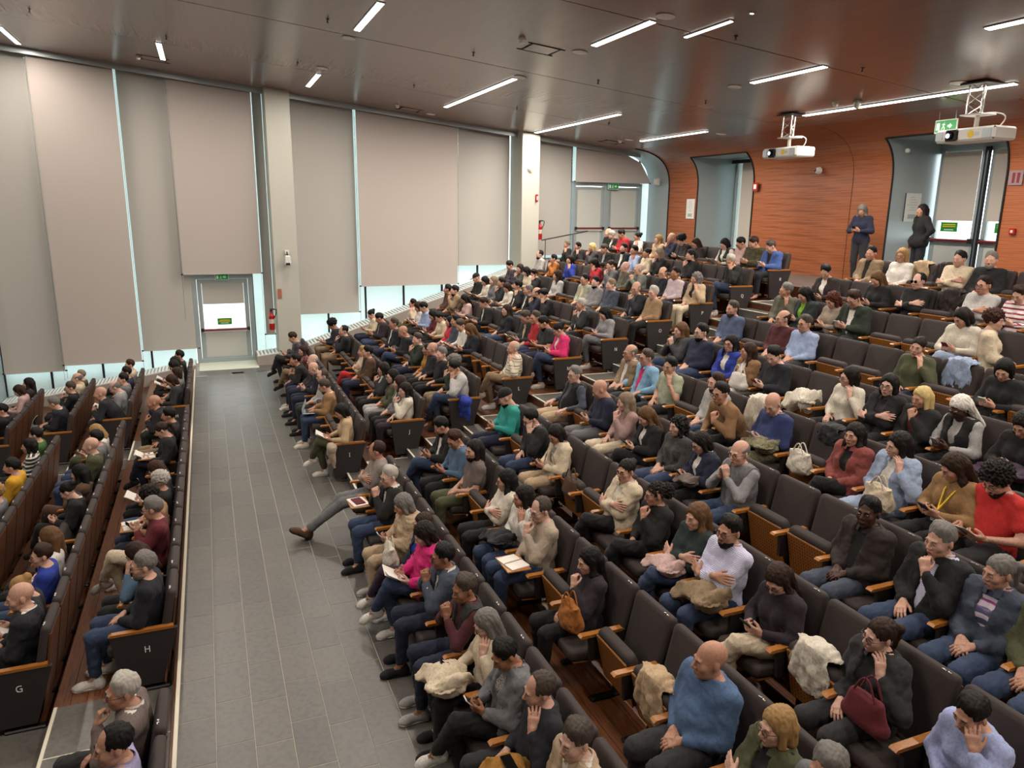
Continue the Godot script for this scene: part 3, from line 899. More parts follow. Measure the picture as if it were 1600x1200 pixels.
func make_wall_things():
	extinguisher(Vector3(1.5, 0.95, -21.25), "red fire extinguisher hung beside the first pillar, near glass door")
	extinguisher(Vector3(9.48, 3.35, -21.3), "red fire extinguisher hung beside the second pillar, above handrail")
	var fs := single("fire_sign", box(0.14, 0.22, 0.012, Vector3.ZERO, 0.002), M.red, "small red fire extinguisher sign on the second pillar", "sign", Vector3(9.29, 4.58, -21.11), Basis(Vector3.UP, 0.5))
	part("pictogram", box(0.05, 0.12, 0.004, Vector3(0, 0, 0.007), 0.0), M.sign_white, fs)
	single("fire_sign", box(0.1, 0.25, 0.012, Vector3.ZERO, 0.002), mat(Color(0.62, 0.36, 0.3), 0.6), "faded red sign plate on the first pillar above the extinguisher", "sign", Vector3(1.74, 1.95, -21.11))
	var rs := thing("fire_sign", "red and white fire alarm sign beside the first rear niche", "sign", Vector3(13.62, 4.9, -16.6))
	part("plate", box(0.02, 0.22, 0.2, Vector3.ZERO, 0.002), M.red, rs)
	part("pictogram", box(0.006, 0.12, 0.1, Vector3(-0.012, 0.0, 0.0), 0.0), M.sign_white, rs)
	# emergency lamp and its bracket on the first pillar
	var em := thing("wall_speaker", "white wall loudspeaker on a bracket, high on the first pillar", "loudspeaker", Vector3(1.98, 2.9, -21.05))
	part("bracket", box(0.11, 0.1, 0.06, Vector3(0, 0.16, -0.03), 0.006), M.white, em)
	part("arm", tubes([Vector3(0, 0.16, 0), Vector3(0, 0.06, 0.08)], 0.018, 6), M.black, em)
	part("body", box(0.16, 0.26, 0.14, Vector3(0, -0.06, 0.08), 0.025), M.white, em)
	part("grille", box(0.11, 0.06, 0.01, Vector3(0, -0.15, 0.152), 0.004), M.black, em)
	var ck := thing("wall_box", "white diamond-shaped wireless box on the second pillar", "wireless box", Vector3(9.07, 5.42, -21.1))
	part("body", box(0.19, 0.19, 0.05, Vector3.ZERO, 0.03), M.white, ck, Vector3.ZERO, Basis(Vector3.BACK, PI / 4))
	part("cover", box(0.12, 0.12, 0.02, Vector3(0, 0, 0.03), 0.01), M.offwhite, ck, Vector3.ZERO, Basis(Vector3.BACK, PI / 4))
	var sb := thing("emergency_lamp", "white emergency lamp box on the metal cove beside double door", "emergency lamp", Vector3(13.5, 5.15, -21.2))
	part("body", box(0.12, 0.22, 0.2, Vector3.ZERO, 0.015), M.offwhite, sb)
	part("lens", box(0.02, 0.16, 0.14, Vector3(-0.07, 0, 0), 0.006), M.white, sb)
	# posters
	poster(Vector3(13.68, 4.32, -19.55), "white printed notice on the timber wall left of first niche", Basis(Vector3.UP, -PI / 2), 0.42, 0.58)
	poster(Vector3(14.35, 4.38, -12.28), "white framed evacuation plan on the side of second niche", Basis(), 0.46, 0.6)
	var pl := single("wall_plate", box(0.012, 0.26, 0.26, Vector3.ZERO, 0.002), mat(Color(0.5, 0.42, 0.44), 0.5), "small grey and red notice beside the second rear niche", "sign", Vector3(13.68, 4.9, -9.6))
	part("print_line", box(0.004, 0.18, 0.05, Vector3(-0.007, 0, 0.05), 0.0), M.red_bar, pl)
	part("print_line", box(0.004, 0.18, 0.05, Vector3(-0.007, 0, -0.04), 0.0), M.red_bar, pl)
	var al := thing("alarm_button", "small red alarm call point by the second niche", "alarm button", Vector3(13.67, 3.95, -9.5))
	part("box", box(0.05, 0.11, 0.11, Vector3.ZERO, 0.01), M.red, al)
	part("button", box(0.01, 0.05, 0.05, Vector3(-0.027, 0, 0), 0.003), M.offwhite, al)
	# dome camera on the timber wall
	var cam := thing("dome_camera", "white round security camera on the timber rear wall", "security camera", Vector3(13.62, 5.22, -14.35))
	var face := Basis(Vector3.BACK, PI / 2)
	part("base", lathe([Vector2(0, 0), Vector2(0.08, 0), Vector2(0.085, 0.02), Vector2(0.07, 0.08), Vector2(0.03, 0.12), Vector2(0, 0.12)], 18, face), M.white, cam)
	part("eye", lathe([Vector2(0.045, 0.105), Vector2(0.03, 0.128), Vector2(0, 0.132)], 14, face), M.black_gloss, cam, Vector3(0, 0.005, -0.02))
	var st := thing("spot_sensor", "small white sensor on the side of second rear niche", "sensor", Vector3(13.95, 5.55, -12.26))
	part("base", lathe([Vector2(0, 0), Vector2(0.05, 0), Vector2(0.05, 0.03), Vector2(0.03, 0.07), Vector2(0, 0.08)], 14, Basis(Vector3.RIGHT, PI / 2)), M.white, st)
	exit_sign(Vector3(12.6, 5.8, -10.3), Basis(Vector3.UP, -PI / 2), "green running-man exit sign hanging over the rear double door", 0.42, 0.2)
	# handrail by the second pillar
	var h := thing("handrail", "thin steel handrail beside the second pillar and upper rows", "handrail", Vector3(9.35, 2.3, -20.85))
	part("rail", tubes([Vector3(0, 1.05, 0), Vector3(1.55, 1.32, 0)], 0.018, 8), M.seat_metal, h)
	part("post", tubes([Vector3(0.12, -0.1, 0), Vector3(0.12, 1.07, 0)], 0.018, 8), M.chrome, h)
	part("post", tubes([Vector3(1.05, 0.1, 0), Vector3(1.05, 1.23, 0)], 0.018, 8), M.chrome, h)

func poster(at: Vector3, label: String, basis: Basis, w: float, h: float):
	var t := thing("wall_notice", label, "notice", at)
	t.basis = basis
	part("sheet", box(w, h, 0.012, Vector3.ZERO, 0.001), M.white, t)
	part("frame_edge", box(0.012, h, 0.018, Vector3(-w * 0.5, 0, 0), 0.002), M.frame_dark, t)
	for i in 6:
		part("print_line", box(w * (0.3 + 0.1 * ((i * 5) % 4)), 0.012, 0.002, Vector3(-0.03 + 0.02 * (i % 3), h * (0.36 - 0.09 * i), 0.007), 0.0), M.alu, t)
	part("plan_drawing", box(w * 0.5, h * 0.16, 0.002, Vector3(0, -h * 0.32, 0.007), 0.0), M.frame, t)

# ------------------------------------------------------------------ things in the ceiling
func on_ceiling(px: float, py: float) -> Vector3:
	var d := (RIGHT * (px - 800) - UPV * (py - 600) - BACK * FOCAL).normalized()
	var t := (7.38 - EYE.y) / (d.y + 0.104 * d.x)
	return EYE + d * t

func make_ceiling_things():
	var tilt := Basis(Vector3.BACK, atan(-0.104))
	var down := tilt * Basis(Vector3.RIGHT, PI)
	var disc := lathe([Vector2(0, 0), Vector2(0.12, 0), Vector2(0.13, 0.006), Vector2(0.125, 0.014), Vector2(0.1, 0.016), Vector2(0, 0.016)], 24)
	for q in [[545, 59], [504, 106], [813, 120], [673, 178], [1040, 25], [906, 81], [983, 218], [1148, 135], [1127, 209], [1498, 129]]:
		var p := on_ceiling(q[0], q[1])
		var t := thing("ceiling_speaker", "flat round white loudspeaker set flush in the timber ceiling", "ceiling speaker", p, 0.0, "round loudspeakers in the ceiling")
		t.basis = down
		part("rim", disc, M.bright_white, t)
		part("grille", lathe([Vector2(0.098, 0.0165), Vector2(0, 0.019)], 20), M.bright_white, t)
	var head := lathe([Vector2(0.03, 0), Vector2(0.03, 0.008), Vector2(0.009, 0.012), Vector2(0.009, 0.05), Vector2(0.022, 0.056), Vector2(0.022, 0.062), Vector2(0, 0.064)], 10)
	for q in [[46, 14], [260, 57], [465, 97], [512, 30], [647, 133], [740, 82], [808, 168], [935, 126], [1103, 158], [1150, 56], [952, 192], [1348, 106]]:
		var t := thing("sprinkler_head", "small dark sprinkler head hanging from the timber ceiling", "sprinkler", on_ceiling(q[0], q[1]), 0.0, "sprinkler heads in the ceiling")
		t.basis = down
		part("stem", head, M.seat_metal, t)
	var det := lathe([Vector2(0, 0), Vector2(0.06, 0), Vector2(0.062, 0.03), Vector2(0.045, 0.04), Vector2(0.045, 0.06), Vector2(0.03, 0.075), Vector2(0, 0.078)], 16)
	for q in [[216, 88], [621, 164], [816, 60], [969, 219], [1306, 160]]:
		var t := thing("smoke_detector", "white smoke detector on the timber ceiling beside a hatch", "smoke detector", on_ceiling(q[0], q[1]), 0.0, "smoke detectors on the ceiling")
		t.basis = down
		part("base", det, M.bright_white, t)
	for q in [[240, 92], [640, 171], [845, 77], [955, 222]]:
		var p := on_ceiling(q[0], q[1])
		var t := thing("ceiling_hatch", "square access hatch with dark frame in the timber ceiling", "hatch", p, 0.0, "access hatches in the ceiling")
		t.basis = tilt
		part("lid", box(0.46, 0.012, 0.46, Vector3.ZERO, 0.002), M.ceil, t)
		for s in [-1, 1]:
			part("frame_bar", box(0.66, 0.016, 0.016, Vector3(0, -0.002, s * 0.25), 0.001), M.dark_seam, t)
			part("frame_bar", box(0.016, 0.016, 0.52, Vector3(s * 0.25, -0.002, 0), 0.001), M.dark_seam, t)
	var sp := thing("spot_lamp", "small glowing round spot lamp in the timber ceiling", "spot lamp", on_ceiling(1175, 20))
	sp.basis = down
	part("rim", lathe([Vector2(0.03, 0), Vector2(0.055, 0), Vector2(0.05, 0.012), Vector2(0.03, 0.014)], 16), M.alu, sp)
	part("bulb", lathe([Vector2(0.032, 0.004), Vector2(0.022, 0.014), Vector2(0, 0.016)], 14), M.lamp_glow, sp)
	var sl := SpotLight3D.new()
	sl.name = "spot_light"
	sl.light_energy = 2.0
	sl.light_color = Color(1, 0.92, 0.82)
	sl.spot_angle = 35
	sl.spot_range = 40
	sl.light_size = 0.03
	sl.shadow_enabled = true
	sl.position = Vector3(0, 0.03, 0)
	sl.rotation.x = PI / 2
	sp.add_child(sl)
	var ca := thing("ceiling_camera", "white turret camera fixed to the ceiling next to the long lamp", "security camera", on_ceiling(1341, 157))
	ca.basis = down
	part("mount", box(0.16, 0.05, 0.1, Vector3(0, 0.025, 0), 0.012), M.offwhite, ca)
	part("turret", lathe([Vector2(0, 0.05), Vector2(0.05, 0.05), Vector2(0.055, 0.1), Vector2(0.03, 0.14), Vector2(0, 0.145)], 14), M.offwhite, ca)

func make_projectors():
	var spots := [[Vector3(11.3, 0, -12.83), "white projector with yellow sticker on a truss, above the first niche side"], [Vector3(11.2, 0, -8.62), "white projector with yellow sticker on a truss, before the rear double door"]]
	for q in spots:
		var top := ceiling_y(q[0].x)
		var t := thing("projector", q[1], "projector", Vector3(q[0].x, 5.44, q[0].z))
		var y0 := 0.3
		var y1 := top - 5.44
		# three-chord truss
		var ch := [Vector3(-0.1, 0, -0.12), Vector3(-0.1, 0, 0.12), Vector3(0.09, 0, 0.0)]
		for c in ch:
			part("truss_chord", tubes([c + Vector3(0, y0, 0), c + Vector3(0, y1, 0)], 0.014, 7), M.chrome, t)
		for i in 3:
			for k in 3:
				var a: Vector3 = ch[k]
				var b: Vector3 = ch[(k + 1) % 3]
				var ya := y0 + (y1 - y0) * i / 3.0
				var yb := y0 + (y1 - y0) * (i + 1) / 3.0
				part("truss_brace", tubes([a + Vector3(0, ya if i % 2 else yb, 0), b + Vector3(0, yb if i % 2 else ya, 0)], 0.006, 5), M.chrome, t)
		part("truss_plate", box(0.34, 0.02, 0.36, Vector3(0, y0, 0), 0.004), M.white, t)
		part("ceiling_plate", box(0.4, 0.03, 0.44, Vector3(0, y1 - 0.02, 0), 0.004), M.black, t)
		part("neck", lathe([Vector2(0.035, 0.08), Vector2(0.035, 0.3)], 12), M.offwhite, t)
		part("body", box(0.5, 0.2, 1.0, Vector3(0, 0, 0), 0.03), M.white, t)
		part("front_grille", box(0.01, 0.13, 0.12, Vector3(-0.252, 0.0, -0.42), 0.0), M.alu, t)
		part("front_grille", box(0.01, 0.13, 0.14, Vector3(-0.252, 0.0, 0.38), 0.0), M.alu, t)
		part("lens_bezel", box(0.05, 0.17, 0.22, Vector3(-0.25, 0.0, -0.2), 0.02), M.black_gloss, t)
		part("lens", lathe([Vector2(0.065, 0), Vector2(0.065, 0.03), Vector2(0.045, 0.038), Vector2(0, 0.045)], 18, Basis(Vector3.BACK, PI / 2)), M.lens, t, Vector3(-0.262, 0, -0.22))
		part("lens_glow", lathe([Vector2(0.035, 0.0), Vector2(0.02, 0.012), Vector2(0, 0.014)], 14, Basis(Vector3.BACK, PI / 2)), M.lens_glow, t, Vector3(-0.303, -0.005, -0.23))
		part("sticker", lathe([Vector2(0.055, 0), Vector2(0.055, 0.003), Vector2(0, 0.003)], 18, Basis(Vector3.BACK, PI / 2)), M.yellow, t, Vector3(-0.251, 0, 0.12))
		part("badge", box(0.005, 0.05, 0.06, Vector3(-0.252, 0, 0.22), 0.0), M.alu, t)
		var cable := []
		for i in 11:
			var u := i / 10.0
			cable.append(Vector3(0.05, 0.32 - 0.24 * u * u, 0.1 + 0.32 * sin(u * 2.4)))
		part("cable", tubes(cable, 0.01, 6), M.white, t)

# ------------------------------------------------------------------ seats
var seats := []     # [row index, block, z, seat number, occupied]

func row_letter(n: int) -> String: return LETTERS[n + 8]

func seat_list() -> Array:
	var out := []
	for n in range(0, 10):
		for i in 14: out.append([n, "near", -(9.38 + 0.065 * n - 0.545 * i), 15 + i, i])
		for i in 16: out.append([n, "far", -(11.66 + 0.095 * n + 0.55 * i), 14 - i, i])
	for k in range(1, 5):
		if k == 1:
			out.append([-1, "left", -5.27, 21, 0])
			out.append([-1, "left", -4.72, 22, 1])
		for i in 13: out.append([-k, "left", -(7.3 + 0.555 * i), 20 - i, i])
		for i in 6: out.append([-k, "left", -(15.85 + 0.555 * i), 7 - i, i + 20])
	return out

func make_seat_meshes():
	# the padded back: a slab with rounded edges, leaning backwards
	var slab := func(w: float, h: float, d: float, r: float) -> ArrayMesh:
		var o := []
		for c in [[1, 1], [-1, 1], [-1, -1], [1, -1]]:
			for i in 4:
				var a: float = atan2(c[1], c[0]) - PI / 4 + i * PI / 6
				o.append(Vector2(c[0] * (w * 0.5 - r) + r * cos(a), c[1] * (h * 0.5 - r) + r * sin(a)))
		return pillow(o, d)
	SH.backrest = slab.call(0.505, 0.6, 0.085, 0.035)
	SH.cushion = slab.call(0.485, 0.47, 0.1, 0.05)
	SH.back_board = box(0.5, 0.78, 0.016, Vector3.ZERO, 0.003)
	SH.under_board = box(0.46, 0.4, 0.016, Vector3.ZERO, 0.004)
	var arm_o := [Vector2(-0.19, -0.012), Vector2(0.19, -0.012), Vector2(0.19, 0.014), Vector2(-0.18, 0.014), Vector2(-0.2, 0.0)]
	SH.armrest = extrude(arm_o, 0, -0.028, 0.028)
	SH.arm_post = extrude([Vector2(-0.15, 0.0), Vector2(0.16, 0.0), Vector2(0.17, 0.22), Vector2(-0.16, 0.22)], 0, -0.018, 0.018)
	SH.arm_strut = box(0.04, 0.4, 0.06, Vector3.ZERO, 0.004)
	SH.end_panel = extrude([Vector2(-0.24, 0.06), Vector2(0.1, 0.06), Vector2(0.27, 0.6), Vector2(-0.3, 0.6)], 0, -0.022, 0.022)
	SH.foot = box(0.07, 0.03, 0.34, Vector3.ZERO, 0.012)
	SH.number_plate = box(0.06, 0.004, 0.035, Vector3.ZERO, 0.001)

# an outline in (x, y), given depth d along z with softly rounded rims
func pillow(o: Array, d: float) -> ArrayMesh:
	var st := SurfaceTool.new()
	st.begin(Mesh.PRIMITIVE_TRIANGLES)
	var rings := [[0.86, -0.5], [0.965, -0.42], [1.0, -0.2], [1.0, 0.2], [0.965, 0.42], [0.86, 0.5]]
	st.set_smooth_group(1)
	var n := o.size()
	for i in rings.size() - 1:
		for k in n:
			var a: Vector2 = o[k]
			var b: Vector2 = o[(k + 1) % n]
			var p := [Vector3(a.x * rings[i][0], a.y * rings[i][0], rings[i][1] * d), Vector3(b.x * rings[i][0], b.y * rings[i][0], rings[i][1] * d),
				Vector3(b.x * rings[i + 1][0], b.y * rings[i + 1][0], rings[i + 1][1] * d), Vector3(a.x * rings[i + 1][0], a.y * rings[i + 1][0], rings[i + 1][1] * d)]
			for q in [p[0], p[2], p[1], p[0], p[3], p[2]]: st.add_vertex(q)
	for side in [0, rings.size() - 1]:
		for k in n:
			var a: Vector2 = o[k] * rings[side][0]
			var b: Vector2 = o[(k + 1) % n] * rings[side][0]
			var z: float = rings[side][1] * d
			var c := Vector3(0, 0, z * 1.15)
			var tri_ := [c, Vector3(b.x, b.y, z), Vector3(a.x, a.y, z)]
			if side == 0: tri_ = [c, Vector3(a.x, a.y, z), Vector3(b.x, b.y, z)]
			for q in tri_: st.add_vertex(q)
	st.generate_normals()
	return st.commit()

var taken := {}      # seats that somebody sits on or where something lies, so that the cushion is down

func seat_key(n: int, z: float) -> String: return "%d %.2f" % [n, z]

func in_frame(p: Vector3, m := 60.0) -> bool:
	var q := pixel_of(p)
	return q.x > -m and q.x < 1600 + m and q.y > -m and q.y < 1200 + m

func make_seats():
	make_seat_meshes()
	var by_row := {}
	for line in PEOPLE:
		var p := spec_of(line)
		taken[seat_key(p.row, p.seat_z)] = describe(p)
		if not by_row.has(p.row): by_row[p.row] = []
		by_row[p.row].append(p)
	var lean := Basis(Vector3.RIGHT, 0.22)
	for s in seat_list():
		var n: int = s[0]
		var z: float = s[2]
		var y := row_floor(n)
		var o := Vector3(row_back(n) - 0.25, y, z)
		var vis := in_frame(o + Vector3(0.2, 0.9, 0), 20) or in_frame(o + Vector3(0.2, 0.9, 0.25), 20) or in_frame(o + Vector3(-0.1, 0.45, 0), 20)
		if not vis: continue
		if z < (-20.0 if n >= 7 else -19.4): continue
		var busy := taken.has(seat_key(n, z))
		var said := ""
		if busy:
			said = "row %s seat under the %s" % [row_letter(n), taken[seat_key(n, z)]]
		else:
			var who := ""
			var best := 99.0
			for p in by_row.get(n, []):
				if absf(p.seat_z - z) < best:
					best = absf(p.seat_z - z)
					who = describe(p).split(",")[0]
			said = "tipped-up seat in row %s, %s the %s" % [row_letter(n), "next to" if best < 0.6 else "two seats from", who]
		var words := said.split(" ")
		if words.size() > 16: said = " ".join(words.slice(0, 16)).trim_suffix(",")
		var t := thing("auditorium_seat", said, "seat", o, PI / 2, "auditorium seats")
		part("backrest", SH.backrest, M.upholstery, t, Vector3(0, 0.66, 0.19), lean)
		part("back_board", SH.back_board, M.veneer, t, Vector3(0, 0.5, 0.215), Basis(Vector3.RIGHT, 0.17))
		if s[3] > 0:
			part("number", lettering(str(s[3]), 0.045), M.number, t, Vector3(-0.17, 0.953, 0.245), Basis(Vector3.RIGHT, -PI / 2 + 0.25))
		if busy:
			part("seat_cushion", SH.cushion, M.upholstery, t, Vector3(0, 0.4, -0.11), Basis(Vector3.RIGHT, -PI / 2 + 0.07))
			part("seat_board", SH.under_board, M.perforated, t, Vector3(0, 0.338, -0.11), Basis(Vector3.RIGHT, -PI / 2 + 0.07))
		else:
			part("seat_cushion", SH.cushion, M.upholstery, t, Vector3(0, 0.47, -0.05), Basis(Vector3.RIGHT, -0.22))
			part("seat_board", SH.under_board, M.perforated, t, Vector3(0, 0.44, -0.105), Basis(Vector3.RIGHT, -0.22))
		var first: bool = s[4] == 0 or s[4] == 20
		var ends: Array[float] = [-0.2725]
		if first and s[1] == "near": ends.append(0.2725)
		for e in ends:
			if first and s[1] != "near":
				var ep := part("end_panel", SH.end_panel, M.seat_side, t, Vector3(e, 0, 0))
				part("letter", lettering(row_letter(n), 0.062), M.number, ep, Vector3(-0.0235, 0.43, 0.0), Basis(Vector3.UP, -PI / 2))
				part("armrest", SH.armrest, M.honey, t, Vector3(e, 0.615, -0.03), Basis().scaled(Vector3(1.0, 1.0, 1.4)))
			else:
				part("armrest", SH.armrest, M.honey, t, Vector3(e, 0.615, -0.09))
				part("arm_panel", SH.arm_post, M.seat_side, t, Vector3(e, 0.385, -0.04))
				part("strut", SH.arm_strut, M.seat_metal, t, Vector3(e, 0.2, 0.08))
			part("foot", SH.foot, M.seat_metal, t, Vector3(e, 0.015, 0.0))

# ------------------------------------------------------------------ solid modelling for people: distance field and surface nets
class Field:
	var lo: Vector3
	var c: float
	var nx: int
	var ny: int
	var nz: int
	var d := PackedFloat32Array()

	func _init(a: Vector3, b: Vector3, cell: float):
		lo = a
		c = cell
		nx = int((b.x - a.x) / cell) + 2
		ny = int((b.y - a.y) / cell) + 2
		nz = int((b.z - a.z) / cell) + 2
		d.resize(nx * ny * nz)
		d.fill(1.0)

	func span(a: Vector3, b: Vector3) -> Array:
		var p := (a - lo) / c
		var q := (b - lo) / c
		return [maxi(0, int(p.x)), mini(nx, int(q.x) + 2), maxi(0, int(p.y)), mini(ny, int(q.y) + 2), maxi(0, int(p.z)), mini(nz, int(q.z) + 2)]

	func cap(a: Vector3, b: Vector3, ra: float, rb: float, k := 0.03, cut := false):
		var m := maxf(ra, rb) + k + c * 2.0
		var e := Vector3(m, m, m)
		var s := span(a.min(b) - e, a.max(b) + e)
		var x0: int = s[0]
		var x1: int = s[1]
		var ba := b - a
		var inv := 1.0 / maxf(ba.length_squared(), 1e-9)
		var dr := rb - ra
		var kk := 0.25 / k
		for z in range(s[4], s[5]):
			for y in range(s[2], s[3]):
				var i := (z * ny + y) * nx + x0
				var p := Vector3(lo.x + x0 * c, lo.y + y * c, lo.z + z * c) - a
				for x in range(x0, x1):
					var h := clampf(p.dot(ba) * inv, 0.0, 1.0)
					var v := (p - ba * h).length() - ra - dr * h
					var q := d[i]
					if cut:
						var t := maxf(k - absf(q + v), 0.0)
						d[i] = maxf(q, -v) + t * t * kk
					else:
						var t := maxf(k - absf(q - v), 0.0)
						d[i] = minf(q, v) - t * t * kk
					p.x += c
					i += 1

	func ell(o: Vector3, r: Vector3, k := 0.02, cut := false, turn := Basis()):
		var m := maxf(r.x, maxf(r.y, r.z)) + k + c * 2.0
		var e := Vector3(m, m, m)
		if turn == Basis(): e = r + Vector3.ONE * (k + c * 2.0)
		var s := span(o - e, o + e)
		var x0: int = s[0]
		var x1: int = s[1]
		var inv := turn.transposed()
		var r1 := Vector3.ONE / r
		var r2 := r1 * r1
		var kk := 0.25 / k
		for z in range(s[4], s[5]):
			for y in range(s[2], s[3]):
				var i := (z * ny + y) * nx + x0
				var p := inv * (Vector3(lo.x + x0 * c, lo.y + y * c, lo.z + z * c) - o)
				var step := inv.x * c
				for x in range(x0, x1):
					var k0 := (p * r1).length()
					var v := k0 * (k0 - 1.0) / maxf((p * r2).length(), 1e-6)
					var q := d[i]
					if cut:
						var t := maxf(k - absf(q + v), 0.0)
						d[i] = maxf(q, -v) + t * t * kk
					else:
						var t := maxf(k - absf(q - v), 0.0)
						d[i] = minf(q, v) - t * t * kk
					p += step
					i += 1

	# keep only what lies behind the plane, inside a ball
	func plane(pt: Vector3, n: Vector3, rad: float):
		var e := Vector3(rad, rad, rad)
		var s := span(pt - e, pt + e)
		for z in range(s[4], s[5]):
			for y in range(s[2], s[3]):
				for x in range(s[0], s[1]):
					var p := lo + Vector3(x, y, z) * c - pt
					if p.length_squared() > rad * rad: continue
					var i := (z * ny + y) * nx + x
					d[i] = maxf(d[i], p.dot(n))

	# [vertices, normals, indices]
	func surface(noise: FastNoiseLite = null, amp := 0.0, stretch := Vector3.ONE) -> Array:
		var sx := 1
		var sy := nx
		var sz := nx * ny
		var off := [0, sx, sy, sx + sy, sz, sz + sx, sz + sy, sz + sy + sx]
		var cor := [Vector3(0, 0, 0), Vector3(1, 0, 0), Vector3(0, 1, 0), Vector3(1, 1, 0), Vector3(0, 0, 1), Vector3(1, 0, 1), Vector3(0, 1, 1), Vector3(1, 1, 1)]
		var edges := [[0, 1], [2, 3], [4, 5], [6, 7], [0, 2], [1, 3], [4, 6], [5, 7], [0, 4], [1, 5], [2, 6], [3, 7]]
		var at := PackedInt32Array()
		at.resize(d.size())
		at.fill(-1)
		var verts := PackedVector3Array()
		var cells := PackedInt32Array()
		var limit := 2.2 * c
		for z in nz - 1:
			for y in ny - 1:
				var i := (z * ny + y) * nx
				for x in nx - 1:
					var v0 := d[i]
					if v0 < limit and v0 > -limit:
						var v1 := d[i + 1]
						var v2 := d[i + sy]
						var v3 := d[i + sy + 1]
						var v4 := d[i + sz]
						var v5 := d[i + sz + 1]
						var v6 := d[i + sz + sy]
						var v7 := d[i + sz + sy + 1]
						var mn := minf(minf(minf(v0, v1), minf(v2, v3)), minf(minf(v4, v5), minf(v6, v7)))
						var mx := maxf(maxf(maxf(v0, v1), maxf(v2, v3)), maxf(maxf(v4, v5), maxf(v6, v7)))
						if mn < 0.0 and mx >= 0.0:
							var val := [v0, v1, v2, v3, v4, v5, v6, v7]
							var sum := Vector3.ZERO
							var cnt := 0
							for e in edges:
								var a: float = val[e[0]]
								var b: float = val[e[1]]
								if (a < 0.0) != (b < 0.0):
									sum += (cor[e[0]] as Vector3).lerp(cor[e[1]], a / (a - b))
									cnt += 1
							at[i] = verts.size()
							verts.append(lo + (Vector3(x, y, z) + sum / cnt) * c)
							cells.append(i)
					i += 1
		var idx := PackedInt32Array()
		for n in cells.size():
			var i := cells[n]
			var v := d[i] < 0.0
			var steps := [[sx, sy, sz], [sy, sz, sx], [sz, sx, sy]]
			for s in steps:
				var w := d[i + s[0]] < 0.0
				if v == w: continue
				var j: int = i - s[1]
				var k: int = i - s[2]
				var l: int = i - s[1] - s[2]
				if l < 0: continue
				var a := at[i]
				var b := at[j]
				var e := at[l]
				var f := at[k]
				if b < 0 or e < 0 or f < 0: continue
				if v: idx.append_array(PackedInt32Array([a, e, b, a, f, e]))
				else: idx.append_array(PackedInt32Array([a, b, e, a, e, f]))
		var nor := normals_of(verts, idx)
		if noise and amp != 0.0:
			for n in verts.size():
				var p := verts[n] * stretch
				verts[n] += nor[n] * noise.get_noise_3d(p.x, p.y, p.z) * amp
			nor = normals_of(verts, idx)
		return [verts, nor, idx]

	static func normals_of(verts: PackedVector3Array, idx: PackedInt32Array) -> PackedVector3Array:
		var nor := PackedVector3Array()
		nor.resize(verts.size())
		for t in range(0, idx.size(), 3):
			var a := idx[t]
			var b := idx[t + 1]
			var e := idx[t + 2]
			var n := (verts[e] - verts[a]).cross(verts[b] - verts[a])
			nor[a] += n
			nor[b] += n
			nor[e] += n
		for n in nor.size(): nor[n] = nor[n].normalized()
		return nor

func noise3(seed_: int, freq: float, octaves := 3) -> FastNoiseLite:
	var n := FastNoiseLite.new()
	n.noise_type = FastNoiseLite.TYPE_SIMPLEX_SMOOTH
	n.seed = seed_
	n.frequency = freq
	n.fractal_octaves = octaves
	return n

func folds(seed_: int, freq: float) -> FastNoiseLite:
	var n := noise3(seed_, freq, 2)
	n.fractal_type = FastNoiseLite.FRACTAL_RIDGED
	n.domain_warp_enabled = true
	n.domain_warp_amplitude = 0.08
	n.domain_warp_frequency = 4.0
	return n

func mirrored(a: Array) -> Array:
	var v: PackedVector3Array = a[0].duplicate()
	var n: PackedVector3Array = a[1].duplicate()
	var i: PackedInt32Array = a[2].duplicate()
	for k in v.size():
		v[k].x = -v[k].x
		n[k].x = -n[k].x
	for k in range(0, i.size(), 3):
		var t := i[k + 1]
		i[k + 1] = i[k + 2]
		i[k + 2] = t
	return [v, n, i]

func add_arrays(m: ArrayMesh, a: Array, xf := Transform3D()):
	if a[0].size() == 0: return
	var s := []
	s.resize(Mesh.ARRAY_MAX)
	s[Mesh.ARRAY_VERTEX] = xf * (a[0] as PackedVector3Array)
	s[Mesh.ARRAY_NORMAL] = Transform3D(xf.basis.orthonormalized(), Vector3.ZERO) * (a[1] as PackedVector3Array)
	s[Mesh.ARRAY_INDEX] = a[2]
	m.add_surface_from_arrays(Mesh.PRIMITIVE_TRIANGLES, s)

func mesh_of(a: Array) -> ArrayMesh:
	var m := ArrayMesh.new()
	add_arrays(m, a)
	return m

# ------------------------------------------------------------------ poses. Person space: facing -Z, right hand +X, floor y 0
const HIP := Vector3(0, 0.505, 0.0)

func bend(sh: Vector3, wr: Vector3, pole: Vector3, l1 := 0.275, l2 := 0.25) -> Array:
	# [elbow, wrist]
	var v := wr - sh
	var len_ := clampf(v.length(), 0.08, l1 + l2 - 0.004)
	var dir := v.normalized()
	wr = sh + dir * len_
	var a := (l1 * l1 - l2 * l2 + len_ * len_) / (2.0 * len_)
	var h := sqrt(maxf(l1 * l1 - a * a, 0.0))
	var p := (pole - dir * pole.dot(dir)).normalized()
	return [sh + dir * a + p * h, wr]

func hand_basis(fdir: Vector3, palm: Vector3) -> Basis:
	var z := -fdir.normalized()
	var y := -(palm - fdir.normalized() * palm.dot(fdir.normalized())).normalized()
	return Basis(y.cross(z), y, z)

